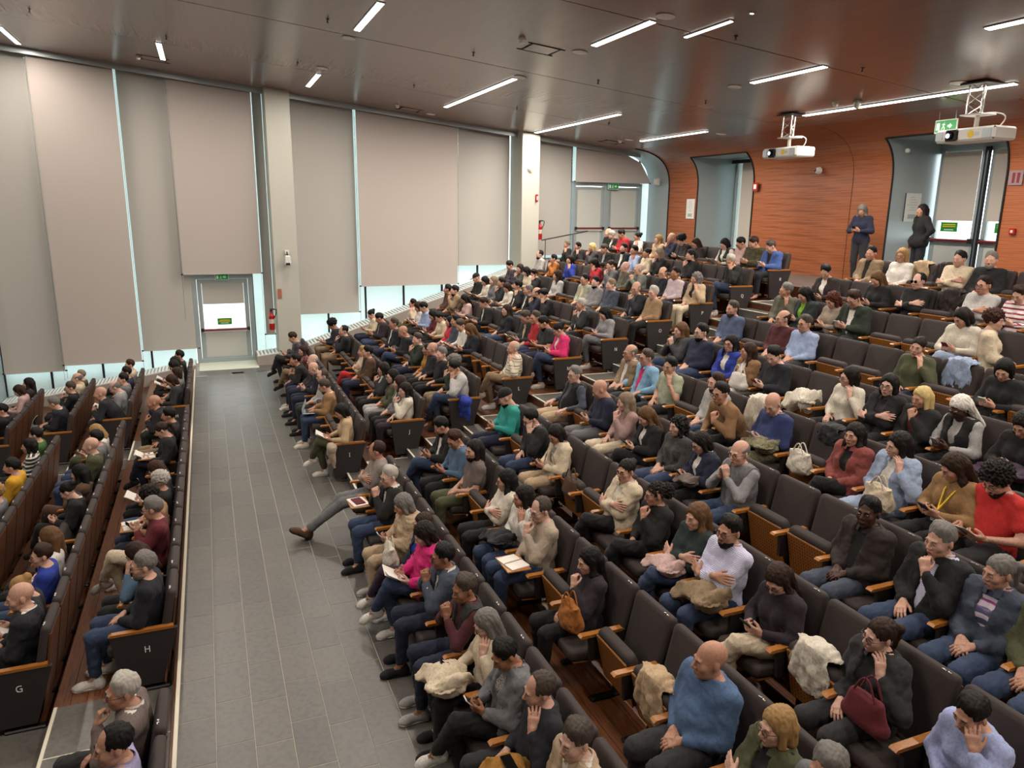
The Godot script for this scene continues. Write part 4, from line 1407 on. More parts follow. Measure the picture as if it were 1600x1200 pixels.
# all the joints of a pose: upper body name, legs name, build (m f s)
func joints(upper: String, legs: String, build: String) -> Dictionary:
	var j := {}
	var stand := legs == "stand"
	var hc := HIP if not stand else Vector3(0, 0.93, 0.0)
	var lean := {"lean": -0.5, "brow": -0.06, "phone": 0.06, "paper": 0.05, "laptop": 0.02, "cross": 0.15, "rest": 0.16, "clasp": 0.04}
	var phi: float = lean.get(upper, 0.12)
	if stand: phi = 0.0
	var u := Vector3(0, cos(phi), sin(phi))
	var bk := Vector3(0, -sin(phi), cos(phi))
	j.u = u
	j.bk = bk
	j.hc = hc
	var half: float = {"m": 0.172, "f": 0.152, "s": 0.185}[build]
	var tl := 0.425 if not stand else 0.47
	j.tl = tl
	var sc := hc + u * tl
	j.neck = sc + u * 0.035 - bk * 0.005
	for s in [1, -1]:
		j["sh%d" % s] = sc + Vector3(half * s, -0.015, 0) - bk * 0.01
	# wrists, relative to the hip centre
	var lap := {1: Vector3(0.055, 0.115, -0.2), -1: Vector3(-0.055, 0.105, -0.215)}
	var w := {1: lap[1], -1: lap[-1]}
	var pole := {1: Vector3(0.7, -0.7, 0.3), -1: Vector3(-0.7, -0.7, 0.3)}
	var fd := {1: Vector3(-0.55, -0.25, -0.8), -1: Vector3(0.55, -0.25, -0.8)}
	var pm := {1: Vector3(-0.3, -1, 0.1), -1: Vector3(0.3, -1, 0.1)}
	var ht := {1: "relaxed", -1: "relaxed"}
	var pitch := -0.04
	var roll := 0.0
	match upper:
		"phone":
			for s in [1, -1]:
				w[s] = Vector3(0.075 * s, 0.185, -0.235)
				fd[s] = Vector3(-0.5 * s, 0.35, -0.8)
				pm[s] = Vector3(-0.8 * s, 0.5, 0.4)
				ht[s] = "grip"
			pitch = -0.5
		"paper":
			for s in [1, -1]:
				w[s] = Vector3(0.125 * s, 0.15, -0.24)
				fd[s] = Vector3(-0.4 * s, 0.1, -0.9)
				pm[s] = Vector3(-0.7 * s, 0.6, 0.1)
				ht[s] = "grip"
			pitch = -0.5
		"laptop":
			for s in [1, -1]:
				w[s] = Vector3(0.1 * s, 0.17, -0.27)
				fd[s] = Vector3(-0.25 * s, -0.2, -0.9)
				pm[s] = Vector3(0, -1, 0)
			pitch = -0.4
		"cross":
			w[1] = Vector3(-0.085, 0.27, -0.165)
			w[-1] = Vector3(0.085, 0.225, -0.185)
			pole[1] = Vector3(0.9, -0.75, -0.1)
			pole[-1] = Vector3(-0.9, -0.75, -0.1)
			fd[1] = Vector3(-0.95, 0.1, 0.3)
			fd[-1] = Vector3(0.95, 0.12, 0.3)
			pm[1] = Vector3(0.1, -0.3, 0.9)
			pm[-1] = Vector3(-0.1, -0.3, 0.9)
			ht = {1: "flat", -1: "flat"}
		"rest":
			for s in [1, -1]:
				w[s] = Vector3(0.265 * s, 0.15, -0.2)
				fd[s] = Vector3(-0.1 * s, -0.2, -0.95)
				pm[s] = Vector3(0, -1, 0)
		"chin":
			w[-1] = Vector3(-0.058, 0.39, -0.168)
			pole[-1] = Vector3(-0.6, -1, -0.15)
			fd[-1] = Vector3(0.35, 0.85, 0.2)
			pm[-1] = Vector3(0.3, -0.1, 1)
			ht[-1] = "fist"
			pitch = -0.12
		"cheek":
			w[-1] = Vector3(-0.13, 0.375, -0.085)
			pole[-1] = Vector3(-0.7, -1, -0.2)
			fd[-1] = Vector3(0.3, 0.9, 0.25)
			pm[-1] = Vector3(0.95, -0.1, 0.2)
			ht[-1] = "relaxed"
			pitch = -0.1
			roll = 0.16
		"brow":
			w[-1] = Vector3(-0.115, 0.42, -0.185)
			pole[-1] = Vector3(-0.7, -1, -0.2)
			fd[-1] = Vector3(0.35, 0.9, 0.12)
			pm[-1] = Vector3(0.6, -0.3, 0.8)
			ht[-1] = "relaxed"
			pitch = -0.45
			roll = 0.1
		"clasp":
			for s in [1, -1]:
				w[s] = Vector3(0.045 * s, 0.375, -0.205)
				pole[s] = Vector3(0.8 * s, -1, -0.2)
				fd[s] = Vector3(-0.2 * s, 0.95, -0.05)
				pm[s] = Vector3(-0.9 * s, 0, 0.4)
				ht[s] = "fist"
			pitch = -0.1
		"phonecheek":
			w[1] = Vector3(0.06, 0.175, -0.26)
			fd[1] = Vector3(-0.4, 0.3, -0.8)
			pm[1] = Vector3(-0.5, 0.8, 0.3)
			ht[1] = "grip"
			w[-1] = Vector3(-0.125, 0.37, -0.09)
			pole[-1] = Vector3(-0.7, -1, -0.2)
			fd[-1] = Vector3(0.25, 0.9, 0.25)
			pm[-1] = Vector3(0.95, -0.1, 0.3)
			ht[-1] = "relaxed"
			pitch = -0.35
		"lean":
			w[-1] = Vector3(-0.1, 0.24, -0.4)
			w[1] = Vector3(0.1, 0.06, -0.4)
			pole[-1] = Vector3(-0.7, -1, -0.1)
			fd[-1] = Vector3(0.3, 0.9, 0.1)
			pm[-1] = Vector3(0.4, 0, 1)
			ht[-1] = "fist"
			pitch = -0.1
		"hip":   # standing, one hand on the hip
			w[-1] = Vector3(-0.2, 0.05, -0.06)
			pole[-1] = Vector3(-1, 0.1, 0.3)
			fd[-1] = Vector3(0.7, -0.6, -0.3)
			w[1] = Vector3(0.24, -0.02, -0.05)
			pole[1] = Vector3(0.4, 0, 1)
			fd[1] = Vector3(-0.1, -1, -0.2)
			pm[1] = Vector3(-1, 0, 0)
		"turn":
			pitch = -0.05
	if stand and upper == "phone":
		for s in [1, -1]: w[s] += Vector3(0, 0.02, 0)
	for s in [1, -1]:
		var r := bend(j["sh%d" % s], hc + w[s], pole[s])
		j["el%d" % s] = r[0]
		j["wr%d" % s] = r[1]
		j["hand%d" % s] = Transform3D(hand_basis(fd[s], pm[s]), r[1])
		j["ht%d" % s] = ht[s]
	j.pitch = pitch
	j.roll = roll
	j.head = (j.neck as Vector3) + Vector3(0, 0.135 - 0.03 * absf(pitch), -0.035 + 0.09 * pitch)
	# legs
	for s in [1, -1]:
		j["hip%d" % s] = hc + Vector3(0.088 * s, -0.005, -0.01)
		j["kn%d" % s] = hc + Vector3(0.115 * s, 0.0, -0.44)
		j["an%d" % s] = Vector3(0.115 * s, 0.095, -0.43 + 0.03 * s)
		j["toe%d" % s] = Vector3(0.02 * s, -0.01, -1)
	if legs == "x":      # the left leg lies over the right one
		j["kn-1"] = hc + Vector3(-0.02, 0.115, -0.42)
		j["an-1"] = hc + Vector3(0.13, -0.22, -0.56)
		j["toe-1"] = Vector3(0.35, -0.45, -0.9)
		j["kn1"] = hc + Vector3(0.075, -0.005, -0.43)
		j["an1"] = Vector3(0.06, 0.095, -0.36)
	elif legs == "out":
		for s in [1, -1]:
			j["kn%d" % s] = hc + Vector3(0.085 * s, -0.03, -0.44)
			j["an%d" % s] = Vector3(0.04 * s, 0.15 if s < 0 else 0.1, -0.86 if s > 0 else -0.9)
			j["toe%d" % s] = Vector3(0.15 * s, 0.55, -0.8)
	elif stand:
		for s in [1, -1]:
			j["kn%d" % s] = Vector3(0.1 * s, 0.5, -0.02)
			j["an%d" % s] = Vector3(0.105 * s, 0.095, 0.03)
	return j

func add_torso(f: Field, j: Dictionary, build: String, g: float):
	var hc: Vector3 = j.hc
	var u: Vector3 = j.u
	var bk: Vector3 = j.bk
	var tl: float = j.tl
	var cr: float = {"m": 0.1, "f": 0.088, "s": 0.118}[build]
	var co: float = {"m": 0.078, "f": 0.066, "s": 0.088}[build]
	var wr: float = {"m": 0.1, "f": 0.086, "s": 0.132}[build]
	f.cap(hc + Vector3(-0.075, 0.0, 0), hc + Vector3(0.075, 0.0, 0), 0.105 + g, 0.105 + g, 0.05)
	for s in [-1, 1]:
		var x := Vector3(co * s, 0, 0)
		f.cap(hc + u * 0.06 + Vector3(0.05 * s, 0, 0), hc + u * tl * 0.5 + Vector3(0.05 * s, 0, 0), wr + g, wr + g, 0.06)
		f.cap(hc + u * tl * 0.52 + x, hc + u * (tl - 0.075) + x, cr + g, cr * 0.92 + g, 0.06)
		f.cap(hc + u * (tl + 0.012), j["sh%d" % s], 0.062 + g, 0.058 + g, 0.05)
		if build == "f": f.ell(hc + u * (tl - 0.145) + Vector3(0.07 * s, 0, 0) - bk * 0.075, Vector3(0.058, 0.06, 0.055) + Vector3.ONE * g, 0.05)
	if build == "s":
		f.ell(hc + u * 0.13 - bk * 0.065, Vector3(0.15, 0.15, 0.13) + Vector3.ONE * g, 0.07)
	elif build == "m":
		f.ell(hc + u * 0.1 - bk * 0.03, Vector3(0.12, 0.12, 0.1) + Vector3.ONE * g, 0.06)

func bounds(j: Dictionary, m: float) -> Array:
	var lo := Vector3(9, 9, 9)
	var hi := -lo
	for k in j:
		if j[k] is Vector3 and not k in ["u", "bk"] and not k.begins_with("toe"):
			lo = lo.min(j[k])
			hi = hi.max(j[k])
	return [lo - Vector3(m, m, m), hi + Vector3(m, m, m)]

# ankle at the origin, toe along -Z, shin side up
func foot_frame(j: Dictionary, legs: String, s: int) -> Transform3D:
	var dir: Vector3 = (j["toe%d" % s] as Vector3).normalized()
	var up: Vector3 = Vector3.UP
	if legs == "out" or (legs == "x" and s == -1): up = (j["kn%d" % s] as Vector3) - (j["an%d" % s] as Vector3)
	var right := dir.cross(up).normalized()
	var up2 := right.cross(dir).normalized()
	return Transform3D(Basis(right, up2, -dir), j["an%d" % s])

# the whole body without head and hands
func body_arrays(upper: String, legs: String, build: String, cell: float) -> Array:
	var j := joints(upper, legs, build)
	var b := bounds(j, 0.2)
	var f := Field.new(b[0], b[1], cell)
	add_torso(f, j, build, 0.0)
	var nk: Vector3 = j.neck
	f.cap(nk - (j.u as Vector3) * 0.03, (j.head as Vector3) + Vector3(0, -0.075, 0.02), 0.056, 0.05, 0.035)
	for s in [1, -1]:
		f.cap(j["sh%d" % s], j["el%d" % s], 0.05, 0.041, 0.03)
		f.cap(j["el%d" % s], j["wr%d" % s], 0.042, 0.027, 0.02)
		f.cap(j["hip%d" % s], j["kn%d" % s], 0.09, 0.062, 0.03)
		f.cap(j["kn%d" % s], j["an%d" % s], 0.06, 0.04, 0.025)
		var ft := foot_frame(j, legs, s)
		f.cap(ft * Vector3(0, -0.03, 0.01), ft * Vector3(0, -0.055, -0.13), 0.034, 0.026, 0.03)
	return f.surface()

# upper garments. kind: tee shirt sweater jacket puffer vest
func top_arrays(upper: String, build: String, kind: String, cell: float, stand: bool) -> Array:
	var j := joints(upper, "stand" if stand else "n", build)
	var b := bounds(j, 0.25)
	var f := Field.new(b[0], b[1], cell)
	var g: float = {"tee": 0.012, "shirt": 0.011, "sweater": 0.018, "jacket": 0.026, "puffer": 0.044, "vest": 0.027, "hoodie": 0.026}[kind]
	add_torso(f, j, build, g)
	var hc: Vector3 = j.hc
	var u: Vector3 = j.u
	var bk: Vector3 = j.bk
	if kind in ["jacket", "puffer"]:   # the skirt of the coat spreads on the lap and the seat
		f.cap(hc + Vector3(-0.09, 0.02, -0.05), hc + Vector3(0.09, 0.02, -0.05), 0.115 + g, 0.115 + g, 0.05)
	var nk: Vector3 = j.neck
	f.cap(nk - u * 0.05, nk + u * 0.028, 0.062 + g * 0.6, 0.058 + g * 0.5, 0.03)
	f.plane(nk + u * 0.03, u, 0.14)
	f.plane(hc + Vector3(0, -0.1, 0), Vector3.DOWN, 0.4)
	if kind in ["jacket", "vest"]:      # open at the front, a narrow V down to the lap
		var top := nk - bk * 0.1 + u * 0.03
		var low := hc + u * 0.05 - bk * (0.22 if build == "s" else 0.17)
		f.cap(top, low, 0.068, 0.022, 0.006, true)
	for s in [1, -1]:
		var sh: Vector3 = j["sh%d" % s]
		var el: Vector3 = j["el%d" % s]
		var wr: Vector3 = j["wr%d" % s]
		if kind == "vest":
			f.plane(sh + Vector3(0.02 * s, 0, 0), Vector3(s, 0, 0), 0.16)
		elif kind == "tee":
			f.cap(sh, sh.lerp(el, 0.58), 0.053 + g, 0.054 + g, 0.03)
		else:
			f.cap(sh, el, 0.052 + g, 0.045 + g, 0.03)
			f.cap(el, wr - (wr - el).normalized() * 0.03, 0.045 + g, 0.03 + g * 0.7, 0.02)
	var amp: float = {"tee": 0.008, "shirt": 0.009, "sweater": 0.009, "jacket": 0.012, "puffer": 0.017, "vest": 0.009, "hoodie": 0.011}[kind]
	var st := Vector3(1, 1, 1)
	if kind == "puffer": st = Vector3(0.25, 1.0, 0.25)
	var freq := 6.2 if kind != "puffer" else 11.0
	return f.surface(folds(hash(upper + kind) % 1000, freq), -amp, st)

func leg_arrays(legs: String, build: String, cell: float) -> Array:
	var j := joints("lap", legs, build)
	var b := bounds(j, 0.2)
	var f := Field.new(b[0], b[1], cell)
	var g := 0.0 if build != "s" else 0.014
	f.cap((j.hc as Vector3) + Vector3(-0.075, 0.0, 0), (j.hc as Vector3) + Vector3(0.075, 0, 0), 0.117 + g, 0.117 + g, 0.05)
	for s in [1, -1]:
		f.cap(j["hip%d" % s], j["kn%d" % s], 0.103 + g, 0.076 + g, 0.018)
		var kn: Vector3 = j["kn%d" % s]
		var an: Vector3 = j["an%d" % s]
		f.cap(kn, an + (kn - an).normalized() * 0.055, 0.074, 0.056, 0.018)
	return f.surface(folds(31, 8.0), -0.01, Vector3(1, 1, 1))

# ------------------------------------------------------------------ heads, hair, hands, shoes (each in its own small space)
func head_arrays(sex: String, cell: float) -> Array:
	var f := Field.new(Vector3(-0.105, -0.175, -0.145), Vector3(0.105, 0.15, 0.135), cell)
	var jw := 1.0 if sex == "m" else 0.9
	f.ell(Vector3(0, 0.035, 0.018), Vector3(0.075, 0.088, 0.094), 0.01)
	f.ell(Vector3(0, -0.03, -0.022), Vector3(0.063 * jw, 0.085, 0.07), 0.035)
	f.ell(Vector3(0, -0.076, -0.032), Vector3(0.05 * jw, 0.036, 0.048), 0.03)
	f.ell(Vector3(0, -0.103, -0.066), Vector3(0.021, 0.016, 0.018), 0.02)
	f.cap(Vector3(-0.034, 0.019, -0.08), Vector3(0.034, 0.019, -0.08), 0.011, 0.011, 0.014)
	for s in [-1.0, 1.0]:
		f.ell(Vector3(0.045 * s, -0.026, -0.06), Vector3(0.02, 0.022, 0.022), 0.025)
		f.ell(Vector3(0.032 * s, 0.0, -0.1), Vector3(0.018, 0.0115, 0.017), 0.011, true)
		f.ell(Vector3(0.032 * s, 0.0, -0.0765), Vector3(0.0145, 0.012, 0.0125), 0.005)
		f.ell(Vector3(0.076 * s, -0.006, 0.014), Vector3(0.011, 0.033, 0.02), 0.006, false, Basis(Vector3.UP, -0.35 * s))
	f.cap(Vector3(0, 0.012, -0.09), Vector3(0, -0.028, -0.111), 0.0075, 0.0115, 0.012)
	for s in [-1.0, 1.0]: f.ell(Vector3(0.011 * s, -0.033, -0.099), Vector3(0.009, 0.008, 0.011), 0.008)
	f.cap(Vector3(-0.018, -0.062, -0.0895), Vector3(0.018, -0.062, -0.0895), 0.006, 0.006, 0.008)
	f.cap(Vector3(-0.015, -0.074, -0.088), Vector3(0.015, -0.074, -0.088), 0.007, 0.007, 0.008)
	f.cap(Vector3(-0.024, -0.0675, -0.099), Vector3(0.024, -0.0675, -0.099), 0.003, 0.003, 0.004, true)
	f.cap(Vector3(0, -0.085, 0.018), Vector3(0, -0.16, 0.03), 0.05 * (0.95 if sex == "f" else 1.03), 0.054, 0.025)
	return f.surface()

func hair_arrays(style: String, cell: float) -> Array:
	var low := -0.34 if style in ["long", "curlylong", "veil"] else -0.22
	var f := Field.new(Vector3(-0.17, low, -0.19), Vector3(0.17, 0.2, 0.2), cell)
	var face := func(k: float):
		f.ell(Vector3(0, -0.04, -0.1), Vector3(0.068, 0.108, 0.082), k, true)
	var noise := noise3(hash(style) % 997, 40.0, 2)
	var amp := 0.007
	var st := Vector3(1.0, 0.25, 1.0)
	match style:
		"short":
			f.ell(Vector3(0, 0.04, 0.021), Vector3(0.0815, 0.093, 0.098), 0.01)
			f.cap(Vector3(-0.03, 0.095, -0.02), Vector3(0.035, 0.1, 0.01), 0.03, 0.034, 0.04)
			f.ell(Vector3(0, -0.03, -0.105), Vector3(0.074, 0.112, 0.078), 0.008, true)
			f.plane(Vector3(0, -0.055, 0.06), Vector3(0, -1, 0.25).normalized(), 0.22)
			f.ell(Vector3(0.085, -0.02, 0.0), Vector3(0.03, 0.04, 0.024), 0.008, true)
			f.ell(Vector3(-0.085, -0.02, 0.0), Vector3(0.03, 0.04, 0.024), 0.008, true)
		"receding":
			f.ell(Vector3(0, 0.04, 0.022), Vector3(0.081, 0.091, 0.098), 0.01)
			face.call(0.012)
			f.ell(Vector3(0, 0.07, -0.1), Vector3(0.068, 0.075, 0.095), 0.012, true)
			f.plane(Vector3(0, -0.05, 0.06), Vector3(0, -1, 0.25).normalized(), 0.22)
		"bald":
			f.ell(Vector3(0, 0.035, 0.02), Vector3(0.0795, 0.09, 0.097), 0.01)
			face.call(0.012)
			f.ell(Vector3(0, 0.115, -0.035), Vector3(0.1, 0.088, 0.135), 0.01, true)
			f.plane(Vector3(0, -0.045, 0.06), Vector3(0, -1, 0.25).normalized(), 0.22)
			amp = 0.002
		"curly":
			f.ell(Vector3(0, 0.06, 0.018), Vector3(0.108, 0.105, 0.116), 0.01)
			face.call(0.012)
			f.plane(Vector3(0, -0.06, 0.06), Vector3(0, -1, 0.25).normalized(), 0.24)
			amp = 0.028
			st = Vector3.ONE
		"bob", "curlybob", "longbob":
			var e := -0.085 if style == "bob" else (-0.1 if style == "curlybob" else -0.15)
			f.ell(Vector3(0, 0.046, 0.022), Vector3(0.088, 0.096, 0.106), 0.01)
			for s in [-1.0, 1.0]:
				f.cap(Vector3(0.066 * s, 0.03, 0.002), Vector3(0.075 * s, e, -0.006), 0.029, 0.026, 0.03)
				f.cap(Vector3(0.045 * s, 0.0, 0.08), Vector3(0.05 * s, e, 0.078), 0.045, 0.04, 0.04)
			face.call(0.014)
			f.cap(Vector3(0, -0.09, 0.0), Vector3(0, -0.2, 0.0), 0.05, 0.055, 0.01, true)
			if style == "curlybob":
				amp = 0.03
				st = Vector3.ONE
		"long", "curlylong":
			f.ell(Vector3(0, 0.046, 0.022), Vector3(0.088, 0.096, 0.106), 0.01)
			for s in [-1.0, 1.0]:
				f.cap(Vector3(0.066 * s, 0.03, 0.0), Vector3(0.08 * s, -0.12, 0.0), 0.028, 0.027, 0.03)
				f.cap(Vector3(0.085 * s, -0.11, -0.01), Vector3(0.1 * s, -0.27, -0.055), 0.033, 0.018, 0.03)
				f.cap(Vector3(0.04 * s, 0.0, 0.085), Vector3(0.055 * s, -0.27, 0.095), 0.05, 0.032, 0.04)
			face.call(0.014)
			f.cap(Vector3(0, -0.1, 0.0), Vector3(0, -0.3, 0.01), 0.052, 0.06, 0.01, true)
			if style == "curlylong":
				amp = 0.026
				st = Vector3.ONE
		"pony", "bun", "ponycurly":
			f.ell(Vector3(0, 0.043, 0.02), Vector3(0.081, 0.091, 0.1), 0.01)
			face.call(0.012)
			f.plane(Vector3(0, -0.05, 0.06), Vector3(0, -1, 0.4).normalized(), 0.15)
			if style == "bun":
				f.ell(Vector3(0, 0.075, 0.115), Vector3(0.042, 0.042, 0.04), 0.012)
			elif style == "pony":
				f.cap(Vector3(0, 0.05, 0.105), Vector3(0, 0.02, 0.15), 0.022, 0.03, 0.015)
				f.cap(Vector3(0, 0.02, 0.15), Vector3(0.01, -0.17, 0.14), 0.032, 0.012, 0.02)
			else:
				f.ell(Vector3(0, 0.02, 0.135), Vector3(0.075, 0.085, 0.06), 0.02)
				amp = 0.022
				st = Vector3.ONE
			f.ell(Vector3(0.085, -0.025, 0.0), Vector3(0.03, 0.04, 0.024), 0.008, true)
			f.ell(Vector3(-0.085, -0.025, 0.0), Vector3(0.03, 0.04, 0.024), 0.008, true)
		"cap":
			f.ell(Vector3(0, 0.05, 0.018), Vector3(0.087, 0.09, 0.103), 0.01)
			f.plane(Vector3(0, 0.03, 0.0), Vector3(0, -1, -0.12).normalized(), 0.3)
			f.ell(Vector3(0, 0.042, -0.115), Vector3(0.065, 0.009, 0.065), 0.008)
			amp = 0.0
		"veil":
			f.ell(Vector3(0, 0.046, 0.024), Vector3(0.09, 0.098, 0.108), 0.01)
			for s in [-1.0, 1.0]:
				f.cap(Vector3(0.06 * s, 0.0, 0.06), Vector3(0.085 * s, -0.28, 0.13), 0.045, 0.03, 0.05)
			f.cap(Vector3(0, 0.0, 0.09), Vector3(0, -0.28, 0.16), 0.05, 0.03, 0.05)
			f.ell(Vector3(0, -0.06, -0.09), Vector3(0.078, 0.125, 0.105), 0.012, true)
			f.cap(Vector3(0, -0.1, 0.0), Vector3(0, -0.3, 0.03), 0.055, 0.07, 0.01, true)
			amp = 0.008
	return f.surface(noise, amp, st)

func beard_arrays(cell: float) -> Array:
	var f := Field.new(Vector3(-0.1, -0.15, -0.14), Vector3(0.1, 0.02, 0.06), cell)
	f.ell(Vector3(0, -0.078, -0.03), Vector3(0.061, 0.05, 0.066), 0.01)
	f.ell(Vector3(0, -0.105, -0.062), Vector3(0.03, 0.024, 0.028), 0.02)
	f.cap(Vector3(-0.022, -0.05, -0.095), Vector3(0.022, -0.05, -0.095), 0.007, 0.007, 0.01)
	f.ell(Vector3(0, -0.068, -0.105), Vector3(0.02, 0.008, 0.02), 0.004, true)
	f.ell(Vector3(0, -0.02, -0.1), Vector3(0.055, 0.03, 0.06), 0.008, true)
	for s in [-1.0, 1.0]: f.ell(Vector3(0.05 * s, -0.035, -0.085), Vector3(0.03, 0.03, 0.04), 0.01, true)
	f.ell(Vector3(0, -0.11, 0.03), Vector3(0.055, 0.05, 0.06), 0.01, true)
	return f.surface(noise3(5, 60, 2), 0.004)

# right hand: wrist at the origin, fingers along -Z, palm down, thumb on the -X side
func hand_arrays(kind: String, cell: float) -> Array:
	var f := Field.new(Vector3(-0.09, -0.12, -0.21), Vector3(0.08, 0.05, 0.04), cell)
	f.cap(Vector3(0, 0, 0.02), Vector3(0, 0, -0.02), 0.027, 0.025, 0.01)
	for i in 4:
		var x := -0.03 + 0.02 * i
		f.cap(Vector3(x * 0.55, -0.002, -0.02), Vector3(x, 0, -0.085), 0.0145, 0.0125, 0.012)
	var curl: float = {"relaxed": 0.42, "fist": 1.25, "flat": 0.12, "grip": 0.75}[kind]
	var lens := [[0.036, 0.024, 0.02], [0.041, 0.028, 0.021], [0.038, 0.026, 0.02], [0.029, 0.019, 0.017]]
	for i in 4:
		var p := Vector3(-0.03 + 0.02 * i, 0, -0.085)
		var a := curl * (0.6 + 0.06 * i)
		var spread := (i - 1.5) * (0.07 if kind != "fist" else 0.0)
		for k in 3:
			var dir := Vector3(sin(spread), -sin(a), -cos(a) * cos(spread)).normalized()
			var q: Vector3 = p + dir * lens[i][k]
			f.cap(p, q, 0.0098 - 0.0008 * k, 0.0092 - 0.0008 * k, 0.003)
			p = q
			a += curl * (0.95 if k == 0 else 0.8)
	var tb := Vector3(-0.024, -0.006, -0.025)
	var tdir := Vector3(-0.65, -0.3, -0.7).normalized() if kind in ["flat", "relaxed"] else Vector3(-0.3, -0.7, -0.65).normalized()
	var t1 := tb + tdir * 0.042
	var t2 := t1 + (tdir + Vector3(0.25, -0.1, -0.5)).normalized() * 0.034
	f.cap(tb, t1, 0.015, 0.0115, 0.012)
	f.cap(t1, t2, 0.0112, 0.0092, 0.004)
	return f.surface()

func shoe_arrays(cell: float) -> Array:
	# ankle at the origin, toe along -Z, ground at y -0.095
	var f := Field.new(Vector3(-0.08, -0.12, -0.24), Vector3(0.08, 0.06, 0.11), cell)
	f.cap(Vector3(0, 0.012, 0.012), Vector3(0, -0.05, 0.02), 0.043, 0.045, 0.03)
	f.cap(Vector3(0, -0.052, 0.03), Vector3(0, -0.062, -0.12), 0.043, 0.042, 0.04)
	f.ell(Vector3(0, -0.07, -0.14), Vector3(0.049, 0.034, 0.065), 0.03)
	f.plane(Vector3(0, 0.02, 0.01), Vector3(0, 1, 0.1).normalized(), 0.1)
	f.plane(Vector3(0, -0.082, -0.05), Vector3.DOWN, 0.3)
	return f.surface()

func sole_arrays(cell: float) -> Array:
	var f := Field.new(Vector3(-0.08, -0.12, -0.24), Vector3(0.08, 0.0, 0.12), cell)
	f.cap(Vector3(0, -0.07, 0.028), Vector3(0, -0.07, -0.06), 0.047, 0.043, 0.02)
	f.cap(Vector3(0, -0.07, -0.06), Vector3(0, -0.07, -0.15), 0.043, 0.053, 0.02)
	f.plane(Vector3(0, -0.074, -0.05), Vector3.UP, 0.4)
	f.plane(Vector3(0, -0.096, -0.05), Vector3.DOWN, 0.4)
	return f.surface()

# draped cloth and soft bags
func soft_arrays(kind: String, cell: float) -> Array:
	var f := Field.new(Vector3(-0.42, -0.45, -0.42), Vector3(0.42, 0.4, 0.42), cell)
	var amp := 0.03
	match kind:
		"heap":       # a coat bundled on a lap or a seat
			f.ell(Vector3(0, 0.02, 0), Vector3(0.2, 0.07, 0.17), 0.05)
			f.ell(Vector3(-0.12, 0.04, -0.08), Vector3(0.1, 0.06, 0.12), 0.05)
			f.ell(Vector3(0.13, -0.01, -0.1), Vector3(0.09, 0.06, 0.13), 0.05)
			f.cap(Vector3(-0.12, 0.05, 0.1), Vector3(0.15, 0.05, -0.12), 0.045, 0.04, 0.04)
			amp = 0.045
		"hang":       # a coat hung over the edge of a seat: falls on both sides
			f.ell(Vector3(0, 0.0, 0.0), Vector3(0.22, 0.05, 0.085), 0.03)
			f.ell(Vector3(0, -0.16, -0.075), Vector3(0.21, 0.19, 0.034), 0.04)
			f.ell(Vector3(0.02, -0.14, 0.085), Vector3(0.2, 0.17, 0.034), 0.04)
			amp = 0.03
		"tote":
			f.cap(Vector3(-0.1, -0.06, 0), Vector3(0.1, -0.06, 0), 0.075, 0.075, 0.05)
			f.cap(Vector3(-0.12, 0.1, 0), Vector3(0.12, 0.1, 0), 0.04, 0.04, 0.08)
			f.ell(Vector3(0, 0.0, 0), Vector3(0.16, 0.13, 0.07), 0.05)
			amp = 0.03
		"handbag":
			f.cap(Vector3(-0.12, -0.08, 0), Vector3(0.12, -0.08, 0), 0.06, 0.06, 0.03)
			f.cap(Vector3(-0.09, 0.06, 0), Vector3(0.09, 0.06, 0), 0.035, 0.035, 0.09)
			f.ell(Vector3(0, -0.02, 0), Vector3(0.15, 0.11, 0.055), 0.03)
			amp = 0.008
		"scarf":
			f.cap(Vector3(-0.05, 0.05, 0), Vector3(-0.08, -0.3, 0.02), 0.07, 0.035, 0.05)
			f.cap(Vector3(0.05, 0.05, 0), Vector3(0.02, -0.26, -0.02), 0.07, 0.04, 0.05)
			f.cap(Vector3(0.1, 0.04, 0.02), Vector3(0.1, -0.2, 0), 0.05, 0.02, 0.04)
			amp = 0.03
	return f.surface(folds(hash(kind) % 991, 4.6) if kind != "handbag" else noise3(4, 7.0), -amp, Vector3(1.0, 0.6, 0.45))

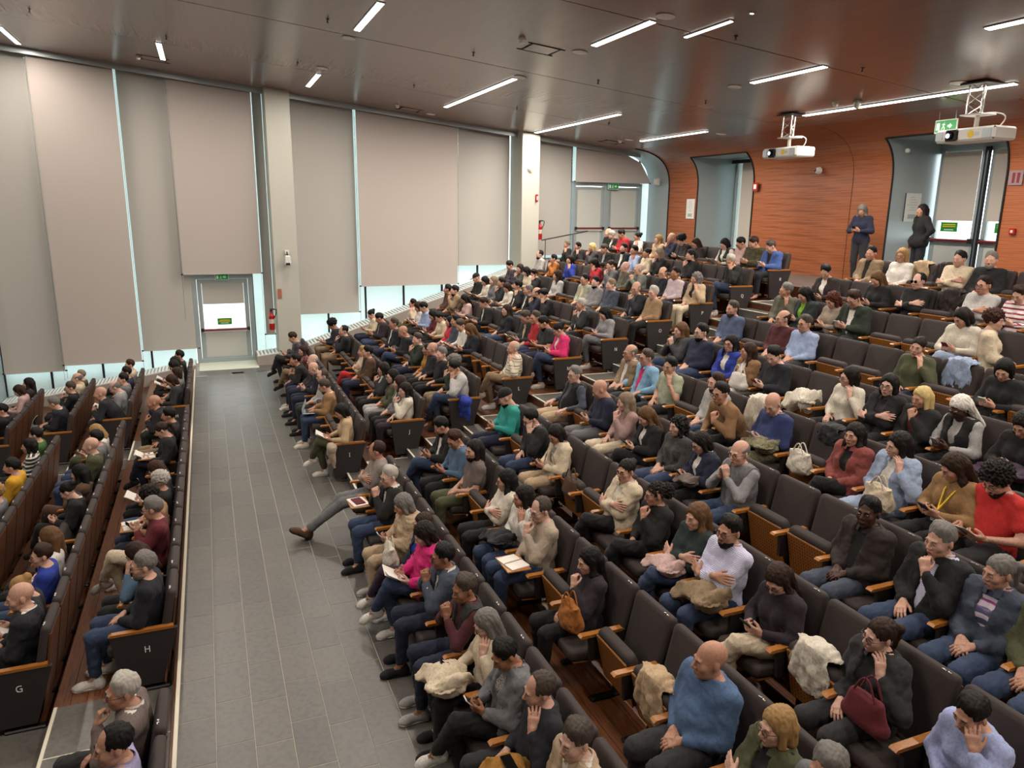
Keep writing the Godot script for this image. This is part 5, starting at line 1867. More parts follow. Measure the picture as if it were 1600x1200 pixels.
# ------------------------------------------------------------------ people
const COLORS := {
	"black": Color(0.045, 0.045, 0.05), "midnight": Color(0.06, 0.07, 0.11), "navy": Color(0.09, 0.11, 0.2), "charcoal": Color(0.13, 0.13, 0.14), "gunmetal": Color(0.2, 0.2, 0.22),
	"slate": Color(0.23, 0.26, 0.32), "grey": Color(0.4, 0.4, 0.41), "heather": Color(0.52, 0.51, 0.52), "lightgrey": Color(0.62, 0.61, 0.6), "palegrey": Color(0.68, 0.67, 0.66),
	"greybeige": Color(0.53, 0.49, 0.46), "greybrown": Color(0.4, 0.35, 0.33), "white": Color(0.84, 0.82, 0.79), "offwhite": Color(0.8, 0.77, 0.71), "cream": Color(0.78, 0.72, 0.62),
	"oat": Color(0.7, 0.6, 0.47), "beige": Color(0.68, 0.59, 0.48), "sand": Color(0.63, 0.57, 0.5), "sandgrey": Color(0.58, 0.52, 0.46), "sandbrown": Color(0.56, 0.45, 0.33),
	"khaki": Color(0.5, 0.42, 0.32), "tan": Color(0.55, 0.42, 0.27), "camel": Color(0.5, 0.37, 0.24), "brown": Color(0.3, 0.2, 0.13), "espresso": Color(0.14, 0.1, 0.085),
	"olive": Color(0.27, 0.28, 0.18), "darkolive": Color(0.25, 0.22, 0.12), "olivegrey": Color(0.32, 0.31, 0.26), "sage": Color(0.6, 0.62, 0.53), "sagegrey": Color(0.42, 0.44, 0.4),
	"pine": Color(0.12, 0.16, 0.12), "bottle": Color(0.09, 0.15, 0.14), "green": Color(0.2, 0.36, 0.14), "lime": Color(0.45, 0.62, 0.15), "teal": Color(0.14, 0.56, 0.52),
	"steelblue": Color(0.28, 0.38, 0.52), "bluegrey": Color(0.28, 0.33, 0.44), "denimblue": Color(0.3, 0.4, 0.5), "royal": Color(0.1, 0.19, 0.55), "royalnavy": Color(0.13, 0.18, 0.36),
	"blue": Color(0.22, 0.32, 0.55), "skyblue": Color(0.48, 0.64, 0.76), "lightblue": Color(0.58, 0.65, 0.78), "paleblue": Color(0.56, 0.62, 0.72), "periwinkle": Color(0.6, 0.64, 0.8), "lavender": Color(0.6, 0.58, 0.72),
	"plum": Color(0.14, 0.09, 0.13), "purple": Color(0.2, 0.11, 0.2), "mauve": Color(0.6, 0.49, 0.47), "blush": Color(0.72, 0.6, 0.58), "paleblush": Color(0.74, 0.67, 0.68), "dustyrose": Color(0.5, 0.24, 0.22),
	"magenta": Color(0.78, 0.1, 0.42), "pink": Color(0.8, 0.15, 0.4), "coral": Color(0.78, 0.2, 0.28), "red": Color(0.72, 0.14, 0.13), "crimson": Color(0.66, 0.12, 0.16), "maroon": Color(0.28, 0.09, 0.12), "burgundy": Color(0.36, 0.08, 0.12),
	"mustard": Color(0.62, 0.43, 0.16), "ochre": Color(0.6, 0.36, 0.12), "yellow": Color(0.78, 0.58, 0.1), "denim": Color(0.17, 0.23, 0.34),
}
const COLOR_WORDS := {"midnight": "near-black navy", "greybeige": "grey-beige", "greybrown": "grey-brown", "lightgrey": "light grey", "palegrey": "pale grey", "offwhite": "off-white", "sandgrey": "sandy grey", "sandbrown": "sandy brown",
	"darkolive": "dark olive", "olivegrey": "olive grey", "sagegrey": "sage grey", "pine": "dark green", "bottle": "bottle green", "steelblue": "steel blue", "bluegrey": "blue-grey", "denimblue": "denim blue", "royal": "royal blue", "royalnavy": "deep blue",
	"skyblue": "sky blue", "lightblue": "light blue", "paleblue": "pale blue", "paleblush": "pale pink", "dustyrose": "dusty rose", "denim": "blue denim", "stripeshirt": "blue-striped", "redstripe": "red-striped", "stripeblack": "black-and-white striped",
	"stripecream": "cream wavy-striped", "plaidnavy": "dark checked", "plaidred": "red checked", "charcoalprint": "dark patterned", "speckle": "speckled", "print": "patterned", "camo": "camouflage", "plum": "dark plum"}
const HAIR := {"black": Color(0.035, 0.028, 0.026), "darkbrown": Color(0.075, 0.047, 0.035), "brown": Color(0.16, 0.095, 0.06), "auburn": Color(0.2, 0.1, 0.055), "red": Color(0.26, 0.1, 0.05), "darkblond": Color(0.34, 0.24, 0.14), "blond": Color(0.55, 0.43, 0.27),
	"platinum": Color(0.72, 0.63, 0.42), "ash": Color(0.46, 0.4, 0.33), "greybrown": Color(0.24, 0.205, 0.18), "grey": Color(0.4, 0.385, 0.37), "white": Color(0.62, 0.6, 0.57), "-": Color(0.3, 0.25, 0.22)}
const SKINS := [Color(0.72, 0.55, 0.47), Color(0.76, 0.59, 0.51), Color(0.69, 0.51, 0.42), Color(0.78, 0.62, 0.55)]

const PEOPLE := [
	"E left -18.62 -18.79 lap n long darkbrown sweater espresso - black f",
	"E left -18.07 -18.23 paper n bob brown sweater blush - navy f",
	"E left -16.41 -16.44 chin n short black sweater black - black -",
	"F left -18.62 -18.79 lap n short ash sweater olive - black f",
	"F left -18.07 -18.23 lap n bald grey jacket cream white charcoal -",
	"F left -17.52 -17.37 chin n short greybrown sweater black - black g",
	"F left -15.85 -16.01 laptop n short grey jacket midnight white khaki -",
	"F left -13.96 -13.83 lap n short darkbrown sweater green - black f",
	"F left -13.41 -13.27 lap n bob black sweater stripeblack - black f",
	"F left -12.29 -12.13 lap n short black sweater yellow - black b",
	"F left -11.19 -11.11 lap n curly blond sweater grey - black f",
	"G left -18.62 -18.57 lap n short auburn sweater cream - black f",
	"G left -17.52 -17.68 lap n short black sweater navy - black -",
	"G left -16.96 -16.98 lap n short black jacket grey lightgrey black -",
	"G left -16.41 -16.25 paper n bald grey jacket heather white khaki g",
	"G left -15.85 -15.85 lean n bald - sweater midnight - charcoal -",
	"G left -13.41 -13.25 phone x longbob blond sweater white - olive f",
	"G left -12.85 -12.69 lap n short black sweater grey - denim -",
	"G left -12.29 -12.13 lap n bald - jacket olive white denim -",
	"G left -11.19 -11.03 chin x long black jacket brown white brown f",
	"G left -10.63 -10.47 phone x bun black jacket black white black f",
	"G left -8.96 -8.80 lap n long darkblond sweater white - black f",
	"G left -8.41 -8.39 lap n short brown sweater royal - denim fg",
	"G left -7.85 -7.78 paper n bun blond sweater black - black f",
	"G left -7.30 -7.41 lap n bald - jacket midnight white midnight -",
	"H left -18.62 -18.50 lap n short black sweater black - black -",
	"H left -18.07 -17.92 paper n bob black sweater black - black f",
	"H left -17.52 -17.36 paper n bob darkbrown sweater offwhite - black f",
	"H left -16.41 -16.54 lap n bob brown sweater grey - grey f",
	"H left -15.85 -15.91 paper n bob brown sweater charcoal - navy fg",
	"H left -13.96 -14.12 lean n bald - sweater black - pine -",
	"H left -12.85 -13.01 cheek n short black sweater black - khaki -",
	"H left -12.29 -12.24 paper x pony brown jacket black white navy f",
	"H left -10.63 -10.47 paper n longbob auburn jacket charcoal white black fg",
	"H left -10.07 -9.96 lap n curly white sweater black - denim f",
	"H left -9.52 -9.40 phone n curly darkbrown sweater tan - navy f",
	"H left -8.96 -8.80 chin x short grey sweater burgundy - cream gw",
	"H left -7.85 -7.83 brow n long brown shirt denimblue - black f",
	"H left -7.30 -7.30 lap n short grey sweater midnight - denim gbw",
	"H left -5.27 -5.33 chin n short white jacket greybrown white charcoal g",
	"H left -4.72 -4.70 lap n receding black shirt lavender - navy -",
	"I far -18.81 -18.75 phone x short brown shirt plaidnavy - charcoal k",
	"I far -17.16 -17.29 chin x long brown shirt plaidred - khaki f",
	"I far -16.06 -16.22 lean n short black sweater black - navy -",
	"I far -15.51 -15.67 lap n bald white jacket charcoal black navy k",
	"I far -14.96 -14.99 phone n bald - jacket midnight white navy gk",
	"I far -14.41 -14.25 lap n receding greybrown sweater lightgrey - charcoal g",
	"I far -13.31 -13.39 laptop n short greybrown jacket tan white denim gb",
	"I far -11.66 -11.66 paper x bob black sweater oat - olive f",
	"I near -9.38 -9.35 cross out receding brown sweater greybeige - grey g",
	"I near -8.29 -8.37 clasp n short white jacket black white denim gk",
	"I near -7.75 -7.59 phone n bob grey puffer beige - beige f",
	"I near -7.20 -7.04 lap x bob brown jacket navy royal purple fw",
	"I near -6.66 -6.69 paper x bob darkbrown puffer magenta - denim fw",
	"I near -6.11 -6.15 clasp n short black jacket slate white navy gtk",
	"I near -5.57 -5.51 clasp n short greybrown vest charcoal maroon navy t",
	"I near -5.02 -5.02 phonecheek n longbob grey sweater cream - black fgk",
	"I near -4.48 -4.50 phone x short black jacket grey speckle black ftw",
	"I near -3.93 -4.03 cheek n receding greybrown sweater midnight - charcoal -",
	"I near -3.39 -3.49 lap n short greybrown jacket beige white beige -",
	"J far -18.91 -18.93 paper n curly black jacket midnight skyblue khaki g",
	"J far -17.80 -17.71 chin n receding black sweater black - khaki -",
	"J far -15.61 -15.45 cross x short blond sweater cream - red f",
	"J far -15.06 -14.90 lap n short black jacket brown black navy -",
	"J far -13.41 -13.39 chin n bob darkbrown jacket charcoal white black fg",
	"J far -12.86 -12.70 lap n long black jacket olive burgundy lightgrey fg",
	"J far -12.31 -12.15 lap n long brown jacket grey white black f",
	"J far -11.76 -11.76 chin n long darkbrown sweater offwhite - plum f",
	"J near -9.45 -9.44 phone x short black jacket black white denim b",
	"J near -8.90 -8.85 phone n short auburn shirt denimblue - black g",
	"J near -8.36 -8.29 lap n longbob darkbrown tee greybrown - olive b",
	"J near -7.27 -7.24 cross n long black sweater offwhite - black fg",
	"J near -6.72 -6.71 cheek n long darkbrown sweater white - denim f",
	"J near -6.17 -6.26 chin n receding greybrown sweater sand - denim g",
	"J near -5.08 -5.23 chin n long black sweater plum - black f",
	"J near -3.45 -3.55 lap n bald - sweater steelblue - charcoal s",
	"J near -2.90 -2.93 cross n bob blond jacket olive black black fg",
	"J near -2.36 -2.52 lap n short grey sweater grey - grey -",
	"K far -19.00 -19.06 phone n bun black sweater cream - navy f",
	"K far -17.90 -18.05 phone n short black jacket plum lightgrey denim -",
	"K far -16.80 -16.83 lap n short greybrown jacket midnight white navy -",
	"K far -15.70 -15.65 phone x bald - sweater black - denim -",
	"K far -14.60 -14.69 chin n short greybrown sweater pine - navy -",
	"K far -14.05 -13.96 lap n short brown sweater mustard - black f",
	"K far -13.50 -13.66 lap n bald - sweater midnight - black g",
	"K far -12.95 -13.07 rest n short grey sweater black - black -",
	"K far -12.40 -12.24 chin n curly grey sweater pine - khaki -",
	"K far -11.85 -11.85 brow x short black hoodie palegrey - denim -",
	"K near -9.51 -9.60 phone n cap black sweater teal - navy b",
	"K near -8.42 -8.58 brow n short black jacket black grey denim g",
	"K near -7.88 -7.92 phone n bob darkbrown jacket cream speckle beige fg",
	"K near -6.24 -6.38 cross x bun darkbrown jacket cream offwhite black fg",
	"K near -5.70 -5.78 chin x ponycurly darkbrown sweater black - black fg",
	"K near -5.15 -5.14 cross x long darkblond sweater bottle - denim f",
	"K near -4.61 -4.69 cross n short black shirt stripeshirt - denim gb",
	"K near -4.06 -4.01 phone x long brown sweater plum - cream fg",
	"K near -2.97 -3.13 cheek n pony brown jacket charcoal black charcoal fg",
	"K near -2.43 -2.39 brow n short darkbrown sweater periwinkle - navy f",
	"L far -19.09 -18.93 cheek n short darkbrown sweater cream - olive f",
	"L far -18.00 -18.16 phone n long brown sweater white - black f",
	"L far -17.45 -17.61 phone n short black shirt lightblue - black -",
	"L far -16.89 -16.83 phone n long black sweater burgundy - black f",
	"L far -16.34 -16.28 paper n short black sweater cream - black f",
	"L far -15.80 -15.70 lap n long black sweater coral - khaki f",
	"L far -15.25 -15.28 lap n short black sweater slate - denim -",
	"L far -14.70 -14.69 paper n short greybrown shirt white - black -",
	"L far -14.14 -14.14 phone n long darkblond sweater midnight - black f",
	"L far -11.95 -11.95 cheek x bald white sweater stripecream - khaki w",
	"L near -9.58 -9.60 rest n short grey vest black slate beige gs",
	"L near -8.49 -8.65 phone n bald - sweater navy - grey -",
	"L near -7.94 -8.09 chin n long ash sweater mauve - cream f",
	"L near -7.40 -7.49 phone x long darkblond jacket black white black f",
	"L near -6.85 -6.92 lap n curlybob black shirt charcoalprint - denim f",
	"L near -6.31 -6.38 phone n bob darkbrown jacket navy white black fg",
	"L near -5.76 -5.78 clasp n bald grey vest grey heather denim g",
	"L near -4.13 -4.20 lap n short black jacket espresso black slate d",
	"L near -3.58 -3.54 chin n short grey jacket black stripeshirt denim -",
	"L near -3.04 -3.09 lap n pony grey jacket slate print denim f",
	"L near -2.49 -2.65 lap n short brown jacket olive white denim -",
	"M far -19.19 -19.11 lap n short darkbrown jacket brown black charcoal -",
	"M far -18.64 -18.48 chin n short black jacket khaki sand charcoal b",
	"M far -17.54 -17.47 phone n long black sweater blush - black f",
	"M far -15.89 -16.05 paper n short brown jacket black white black -",
	"M far -14.79 -14.84 lap n long brown sweater midnight - denim f",
	"M far -13.69 -13.60 paper n short greybrown jacket charcoal oat grey g",
	"M far -13.14 -13.30 lap n short greybrown sweater crimson - denim g",
	"M far -12.59 -12.75 phone n short black tee charcoal - navy b",
	"M far -12.04 -12.08 phone x bun black jacket pink white denim fg",
	"M near -9.64 -9.69 lap n bald grey jacket khaki white charcoal g",
	"M near -9.10 -9.26 rest n short greybrown jacket skyblue pink charcoal g",
	"M near -8.55 -8.61 cheek n short black tee sage - black -",
	"M near -7.46 -7.57 lap n short brown sweater lightgrey - denim b",
	"M near -6.92 -7.08 lean n short black sweater camel - black g",
	"M near -6.37 -6.46 phone n bald - shirt royalnavy - camo s",
	"M near -5.28 -5.35 lap x long darkbrown jacket dustyrose black black f",
	"M near -4.74 -4.83 cheek n long darkbrown jacket paleblue white paleblue f",
	"M near -4.19 -4.20 phone n long brown sweater tan - black f",
	"M near -3.65 -3.81 paper n curly darkbrown tee red - charcoal gb",
	"N far -19.29 -19.45 paper n cap black jacket black black black -",
	"N far -18.73 -18.77 paper n bob black sweater offwhite - black f",
	"N far -18.19 -18.32 lap n longbob ash sweater grey - black f",
	"N far -17.63 -17.71 chin n short black sweater midnight - black -",
	"N far -17.09 -17.18 paper n bob brown sweater offwhite - white f",
	"N far -16.54 -16.63 cheek n short darkbrown jacket black white black -",
	"N far -15.98 -16.05 rest n short grey jacket black white charcoal -",
	"N far -15.44 -15.52 chin n bald brown sweater navy - denim b",
	"N far -14.88 -14.84 brow n short black sweater black - black -",
	"N far -13.23 -13.29 chin n short white jacket charcoal white charcoal -",
	"N far -12.13 -12.23 phone x longbob black sweater heather - grey f",
	"N near -9.71 -9.80 clasp x long darkblond jacket gunmetal olive denim f",
	"N near -9.16 -9.32 lap n short black sweater navy - denim gbs",
	"N near -8.62 -8.62 lap n long black jacket royal white black fg",
	"N near -8.07 -8.23 lap n long brown jacket camel white white f",
	"N near -7.53 -7.62 phone n short black hoodie midnight - black -",
	"N near -6.43 -6.43 cheek n bob darkbrown shirt offwhite - black fg",
	"N near -5.89 -5.89 cross n bob black jacket black plum black fg",
	"N near -5.34 -5.45 chin n longbob platinum jacket black burgundy black f",
	"N near -4.80 -4.96 phone n veil white vest black lightgrey black fgd",
	"N near -4.25 -4.33 phone n long darkbrown sweater black - black f",
	"O far -19.38 -19.51 phone n short darkbrown shirt plaidnavy - charcoal -",
	"O far -18.83 -18.93 chin n bob brown shirt charcoalprint - black f",
	"O far -18.28 -18.33 phone n long black sweater cream - black f",
	"O far -17.73 -17.70 brow n short black sweater black - black f",
	"O far -16.63 -16.56 lap n curlylong brown sweater palegrey - black f",
	"O far -14.98 -15.10 lap n short black jacket sage cream black g",
	"O far -14.43 -14.59 lap n short black sweater heather - grey b",
	"O far -13.88 -13.91 lap n short ash sweater slate - charcoal -",
	"O far -12.78 -12.88 chin n bald grey jacket midnight grey charcoal g",
	"O far -12.23 -12.26 lap n short white sweater sandbrown - black g",
	"O near -9.77 -9.89 lap n short greybrown sweater bluegrey - charcoal b",
	"O near -8.68 -8.72 lap n bald brown sweater maroon - charcoal g",
	"O near -8.14 -8.27 lap n short greybrown shirt lightblue - charcoal g",
	"O near -6.50 -6.39 cheek n bun darkbrown sweater olive - navy f",
	"O near -5.41 -5.27 phone n bob black sweater black - black f",
	"P far -20.02 -19.88 lap n receding darkbrown shirt palegrey - charcoal b",
	"P far -18.93 -18.91 chin n short black sweater ochre - black f",
	"P far -17.82 -17.90 cheek n bob darkbrown sweater royal - charcoal f",
	"P far -16.18 -16.34 brow n bob black sweater crimson - black f",
	"P far -15.62 -15.72 chin n pony brown sweater grey - charcoal f",
	"P far -15.07 -15.06 lap n bald - sweater olivegrey - charcoal g",
	"P far -14.52 -14.41 clasp n bald white jacket sagegrey grey charcoal g",
	"P far -13.42 -13.50 lap n bald brown sweater midnight - charcoal g",
	"P far -12.88 -13.04 lap n short black shirt paleblush - navy dt",
	"P far -12.32 -12.32 cheek n curlybob grey jacket beige black cream fL",
	"P near -9.84 -9.81 cheek n short grey jacket olivegrey olivegrey black -",
	"P near -9.29 -9.32 phone n long black jacket bottle lime black f",
	"P near -8.75 -8.73 phone n curlybob red sweater sandgrey - black f",
	"P near -8.20 -8.32 phone n short brown jacket pine white charcoal g",
	"P near -6.57 -6.58 phone x bob darkbrown sweater offwhite - paleblue f",
	"P near -6.02 -6.18 turn n curly auburn sweater cream - denim f",
	"Q far -20.12 -20.17 cheek n short ash sweater black - black f",
	"Q far -19.57 -19.44 cheek n short black sweater black - black f",
	"Q far -18.47 -18.58 chin n bob platinum jacket gunmetal black black f",
	"Q far -17.92 -17.76 phone n short greybrown jacket black lightgrey grey -",
	"Q far -16.82 -16.87 lap n short black jacket midnight white black b",
	"Q far -16.27 -16.35 cheek n short black shirt lightblue - navy -",
	"Q far -15.72 -15.77 lap n bun black sweater cream - black f",
	"Q far -15.17 -15.23 chin n longbob ash sweater black - black f",
	"Q far -14.07 -13.96 chin n short black sweater black - black b",
	"Q far -12.42 -12.42 brow x short white sweater black - denim -",
	"Q near -9.90 -9.94 paper n short black jacket espresso white black f",
	"Q near -8.81 -8.86 phone n long darkblond sweater black - black f",
	"Q near -8.27 -8.17 cross n receding black sweater black - black g",
	"Q near -7.18 -7.14 cross n short darkbrown shirt palegrey - charcoal g",
	"Q near -6.63 -6.58 phone n short brown shirt redstripe - denim f",
	"R far -19.66 -19.50 lap n bald - sweater black - black -",
	"R far -19.12 -19.14 phone n short white jacket black white black f",
	"R far -18.57 -18.61 phone n short darkbrown sweater crimson - black -",
	"R far -18.02 -17.86 cheek n bun black tee white - black fg",
	"R far -16.91 -16.84 chin n long blond sweater oat - cream f",
	"R far -16.37 -16.24 chin n bald - sweater navy - black -",
	"R far -15.82 -15.70 phone n curly black jacket espresso navy black -",
	"R far -15.27 -15.11 paper n longbob brown sweater espresso - black fg",
	"R far -14.17 -14.03 paper n bob black vest pine white black fg",
	"R far -13.62 -13.46 paper n short black sweater blush - black g",
	"R far -13.07 -13.05 phone n short brown puffer darkolive - khaki -",
	"R far -12.52 -12.52 phone n short greybrown jacket blue black midnight -",
	"R near -9.96 -10.02 lap n short black jacket khaki black charcoal -",
	"R near -9.42 -9.38 lap n bob blond shirt white - white fg",
	"R near -8.33 -8.32 cross n short black sweater cream - charcoal -",
	"R near -7.79 -7.80 lap n short grey sweater black - black b",
]

var job_keys := []
var job_done := []
var built := {}

func cloth(c: String) -> StandardMaterial3D:
	var key := "cloth " + c
	if M.has(key): return M[key]
	var m: StandardMaterial3D
	var tex := {"stripeshirt": [T.stripe_blue, Vector3(95, 95, 95)], "redstripe": [T.stripe_red, Vector3(16, 16, 16)], "stripeblack": [T.stripe_black, Vector3(16, 16, 16)], "stripecream": [T.stripe_cream, Vector3(9, 9, 9)], "plaidred": [T.plaid_red, Vector3(8, 8, 8)],
		"plaidnavy": [T.plaid_navy, Vector3(8, 8, 8)], "charcoalprint": [T.darkprint, Vector3(5, 5, 5)], "speckle": [T.speckle, Vector3(5, 5, 5)], "print": [T.fairisle, Vector3(5, 5, 5)], "camo": [T.camo, Vector3(5, 5, 5)]}
	if tex.has(c):
		m = tri(mat(Color(1, 1, 1), 0.9), tex[c][0], tex[c][1], false)
	else:
		m = tri(mat(COLORS[c], 0.9), T.mottle, Vector3(4, 4, 4), false)
	m.normal_enabled = true
	m.normal_texture = T.weave
	m.normal_scale = 0.35
	m.rim_enabled = true
	m.rim = 0.25
	m.rim_tint = 0.6
	m.resource_name = "cloth_" + c
	M[key] = m
	return m

func hair_mat(c: String) -> StandardMaterial3D:
	var key := "hair " + c
	if not M.has(key):
		M[key] = mat(HAIR[c], 0.65, 0.0, 0.35)
	return M[key]

func skin_mat(i: int) -> StandardMaterial3D:
	var key := "skin %d" % i
	if not M.has(key):
		var c: Color = SKINS[i] if i < 4 else (Color(0.27, 0.165, 0.12) if i == 4 else Color(0.58, 0.4, 0.3))
		var m := tri(mat(c, 0.5, 0.0, 0.4), T.mottle, Vector3(5, 5, 5), false)
		m.subsurf_scatter_enabled = true
		m.subsurf_scatter_strength = 0.12
		M[key] = m
	return M[key]

func run_job(i: int):
	var k: PackedStringArray = job_keys[i].split("|")
	var cell := float(k[k.size() - 1])
	var r := []
	match k[0]:
		"body": r = body_arrays(k[1], k[2], k[3], cell)
		"top": r = top_arrays(k[1], k[2], k[3], cell, k[4] == "1")
		"legs": r = leg_arrays(k[1], k[2], cell)
		"head": r = head_arrays(k[1], cell)
		"hair": r = hair_arrays(k[1], cell)
		"beard": r = beard_arrays(cell)
		"hand": r = hand_arrays(k[1], cell)
		"shoe": r = shoe_arrays(cell)
		"sole": r = sole_arrays(cell)
		"soft": r = soft_arrays(k[1], cell)
	job_done[i] = r

func run_share(w: int):
	for i in range(w, job_keys.size(), 4): run_job(i)

func run_jobs(keys: Array):
	job_keys = keys
	job_done = []
	job_done.resize(keys.size())
	var team := []
	for w in 4:
		var th := Thread.new()
		th.start(run_share.bind(w))
		team.append(th)
	for th in team: th.wait_to_finish()
	for i in keys.size(): built[keys[i]] = job_done[i]

func shared(key: String) -> ArrayMesh:
	if not SH.has(key): SH[key] = mesh_of(built[key])
	return SH[key]

func shared_mirror(key: String) -> ArrayMesh:
	var k := key + " mirror"
	if not SH.has(k): SH[k] = mesh_of(mirrored(built[key]))
	return SH[k]

func spec_of(line: String) -> Dictionary:
	var f := line.split(" ")
	var n: int = LETTERS.find(f[0]) - 8
	var p := {"row": n, "block": f[1], "seat_z": float(f[2]), "z": float(f[3]), "upper": f[4], "legs": f[5], "hair": f[6], "hc": f[7], "top": f[8], "tc": f[9], "inner": f[10], "pc": f[11], "flags": f[12]}
	finish_spec(p)
	p.at = Vector3(row_back(n) - 0.25, row_floor(n), p.z)
	p.turn = PI / 2
	return p

func finish_spec(p: Dictionary):
	p.sex = "f" if "f" in p.flags else "m"
	p.build = "s" if "s" in p.flags else p.sex
	if p.build == "s" and p.sex == "f": p.build = "f"

func keys_of(p: Dictionary) -> Dictionary:
	var near: bool = p.dist < 9.0
	var k := {}
	var up: String = p.upper
	if up == "turn": up = "lap"
	k.up = up
	k.body = "body|%s|%s|%s|%s" % [up, p.legs, p.build, "0.023" if near else "0.03"]
	var top: String = p.top
	k.top = "top|%s|%s|%s|%s|%s" % [up, p.build, top, "1" if p.legs == "stand" else "0", "0.016" if near else "0.024"]
	k.inner = "top|%s|%s|%s|%s|%s" % [up, p.build, "shirt", "1" if p.legs == "stand" else "0", "0.02" if near else "0.028"] if top in ["jacket", "vest"] else ""
	k.legs = "legs|%s|%s|%s" % [p.legs, p.build, "0.018" if near else "0.026"]
	k.head = "head|%s|%s" % [p.sex, "0.0058" if near else "0.0105"]
	k.hair = "" if p.hair == "bald" and p.hc == "-" else "hair|%s|%s" % [p.hair, "0.007" if near else "0.012"]
	k.beard = "beard|%s" % ("0.006" if near else "0.009") if "b" in p.flags else ""
	var j := joints(up, p.legs, p.build)
	k.j = j
	k.hr = "hand|%s|%s" % [j["ht1"], "0.0046" if near else "0.0088"]
	k.hl = "hand|%s|%s" % [j["ht-1"], "0.0046" if near else "0.0088"]
	return k

func make_face_meshes():
	var st := SurfaceTool.new()
	st.begin(Mesh.PRIMITIVE_TRIANGLES)
	for s in [-1.0, 1.0]:
		var ring := []
		for i in 19:
			var a := TAU * i / 18.0
			ring.append(Vector3(0.033 * s + 0.024 * cos(a), 0.0 + 0.019 * sin(a), -0.104 + 0.006 * absf(cos(a) * 0.5 + 0.5 * s * cos(a))))
		tube(st, ring, 0.0022, 5)
		tube(st, [Vector3(0.056 * s, 0.006, -0.1), Vector3(0.077 * s, 0.008, -0.06), Vector3(0.084 * s, 0.006, 0.012)], 0.002, 5)
	tube(st, [Vector3(-0.01, 0.004, -0.107), Vector3(0.01, 0.004, -0.107)], 0.0022, 5)
	SH.glasses = st.commit()
	var dark := SurfaceTool.new()
	dark.begin(Mesh.PRIMITIVE_TRIANGLES)
	for s in [-1.0, 1.0]:
		for i in 18:
			var a0 := TAU * i / 18.0
			var a1 := TAU * (i + 1) / 18.0
			var c := Vector3(0.033 * s, 0, -0.105)
			for q in [c, c + Vector3(0.024 * cos(a1), 0.019 * sin(a1), 0.002), c + Vector3(0.024 * cos(a0), 0.019 * sin(a0), 0.002)]:
				dark.set_normal(Vector3(0, 0, -1))
				dark.add_vertex(q)
	SH.dark_lenses = dark.commit()
	var ball := SphereMesh.new()
	ball.radius = 1.0
	ball.height = 2.0
	ball.radial_segments = 12
	ball.rings = 6
	SH.ball = ball
	for s in [-1.0, 1.0]:
		SH["brow%d" % int(s)] = tubes([Vector3(0.016 * s, 0.02, -0.0945), Vector3(0.03 * s, 0.0245, -0.0935), Vector3(0.046 * s, 0.019, -0.0845)], 0.0034, 6)
	# a turned-down collar: a sloping band round the neck, open at the front
	var col := SurfaceTool.new()
	col.begin(Mesh.PRIMITIVE_TRIANGLES)
	var n := 22
	for layer in 2:
		for i in n:
			var a0 := -PI / 2 + 0.22 + (TAU - 0.44) * i / n
			var a1 := -PI / 2 + 0.22 + (TAU - 0.44) * (i + 1) / n
			var row := func(a: float, up: bool) -> Vector3:
				var r := (0.063 if up else 0.081) + 0.006 * layer
				var drop := 0.03 + 0.022 * maxf(0.0, -sin(a))
				return Vector3(r * cos(a), 0.03 if up else 0.03 - drop, r * 0.98 * sin(a) + 0.002)
			quad(col, row.call(a0, true), row.call(a1, true), row.call(a1, false), row.call(a0, false), Vector3(0, 0.0, 0) if layer else Vector3(0, 0, 0) + 9.0 * Vector3(cos(a0), 0, sin(a0)))
	col.generate_normals()
	SH.collar = col.commit()
	M.eye_white = mat(Color(0.6, 0.56, 0.53), 0.5)
	M.iris = mat(Color(0.05, 0.035, 0.03), 0.2)
	M.lips = mat(Color(0.5, 0.25, 0.21), 0.5)
	M.lips_dark = mat(Color(0.16, 0.07, 0.06), 0.5)
	M.spectacles = mat(Color(0.04, 0.03, 0.03), 0.3)

const POSE_WORDS := {"phone": "looking down at a phone", "paper": "reading papers", "cross": "arms crossed", "lap": "hands in lap", "chin": "hand at chin", "cheek": "cheek on hand", "brow": "head bowed on hand", "clasp": "hands clasped at mouth",
	"rest": "arms on armrests", "laptop": "typing on a laptop", "lean": "leaning forward", "turn": "turned round, back showing", "phonecheek": "phone in hand, cheek on hand", "hip": "one hand on hip"}

func word(c: String) -> String: return COLOR_WORDS.get(c, c)

func describe(p: Dictionary) -> String:
	var top: String = p.top
	var s := "person in %s %s" % [word(p.tc), {"tee": "T-shirt", "puffer": "padded jacket"}.get(top, top)]
	if top in ["jacket", "vest"]: s += " over %s" % word(p.inner)
	s += ", %s" % POSE_WORDS[p.upper]
	return s

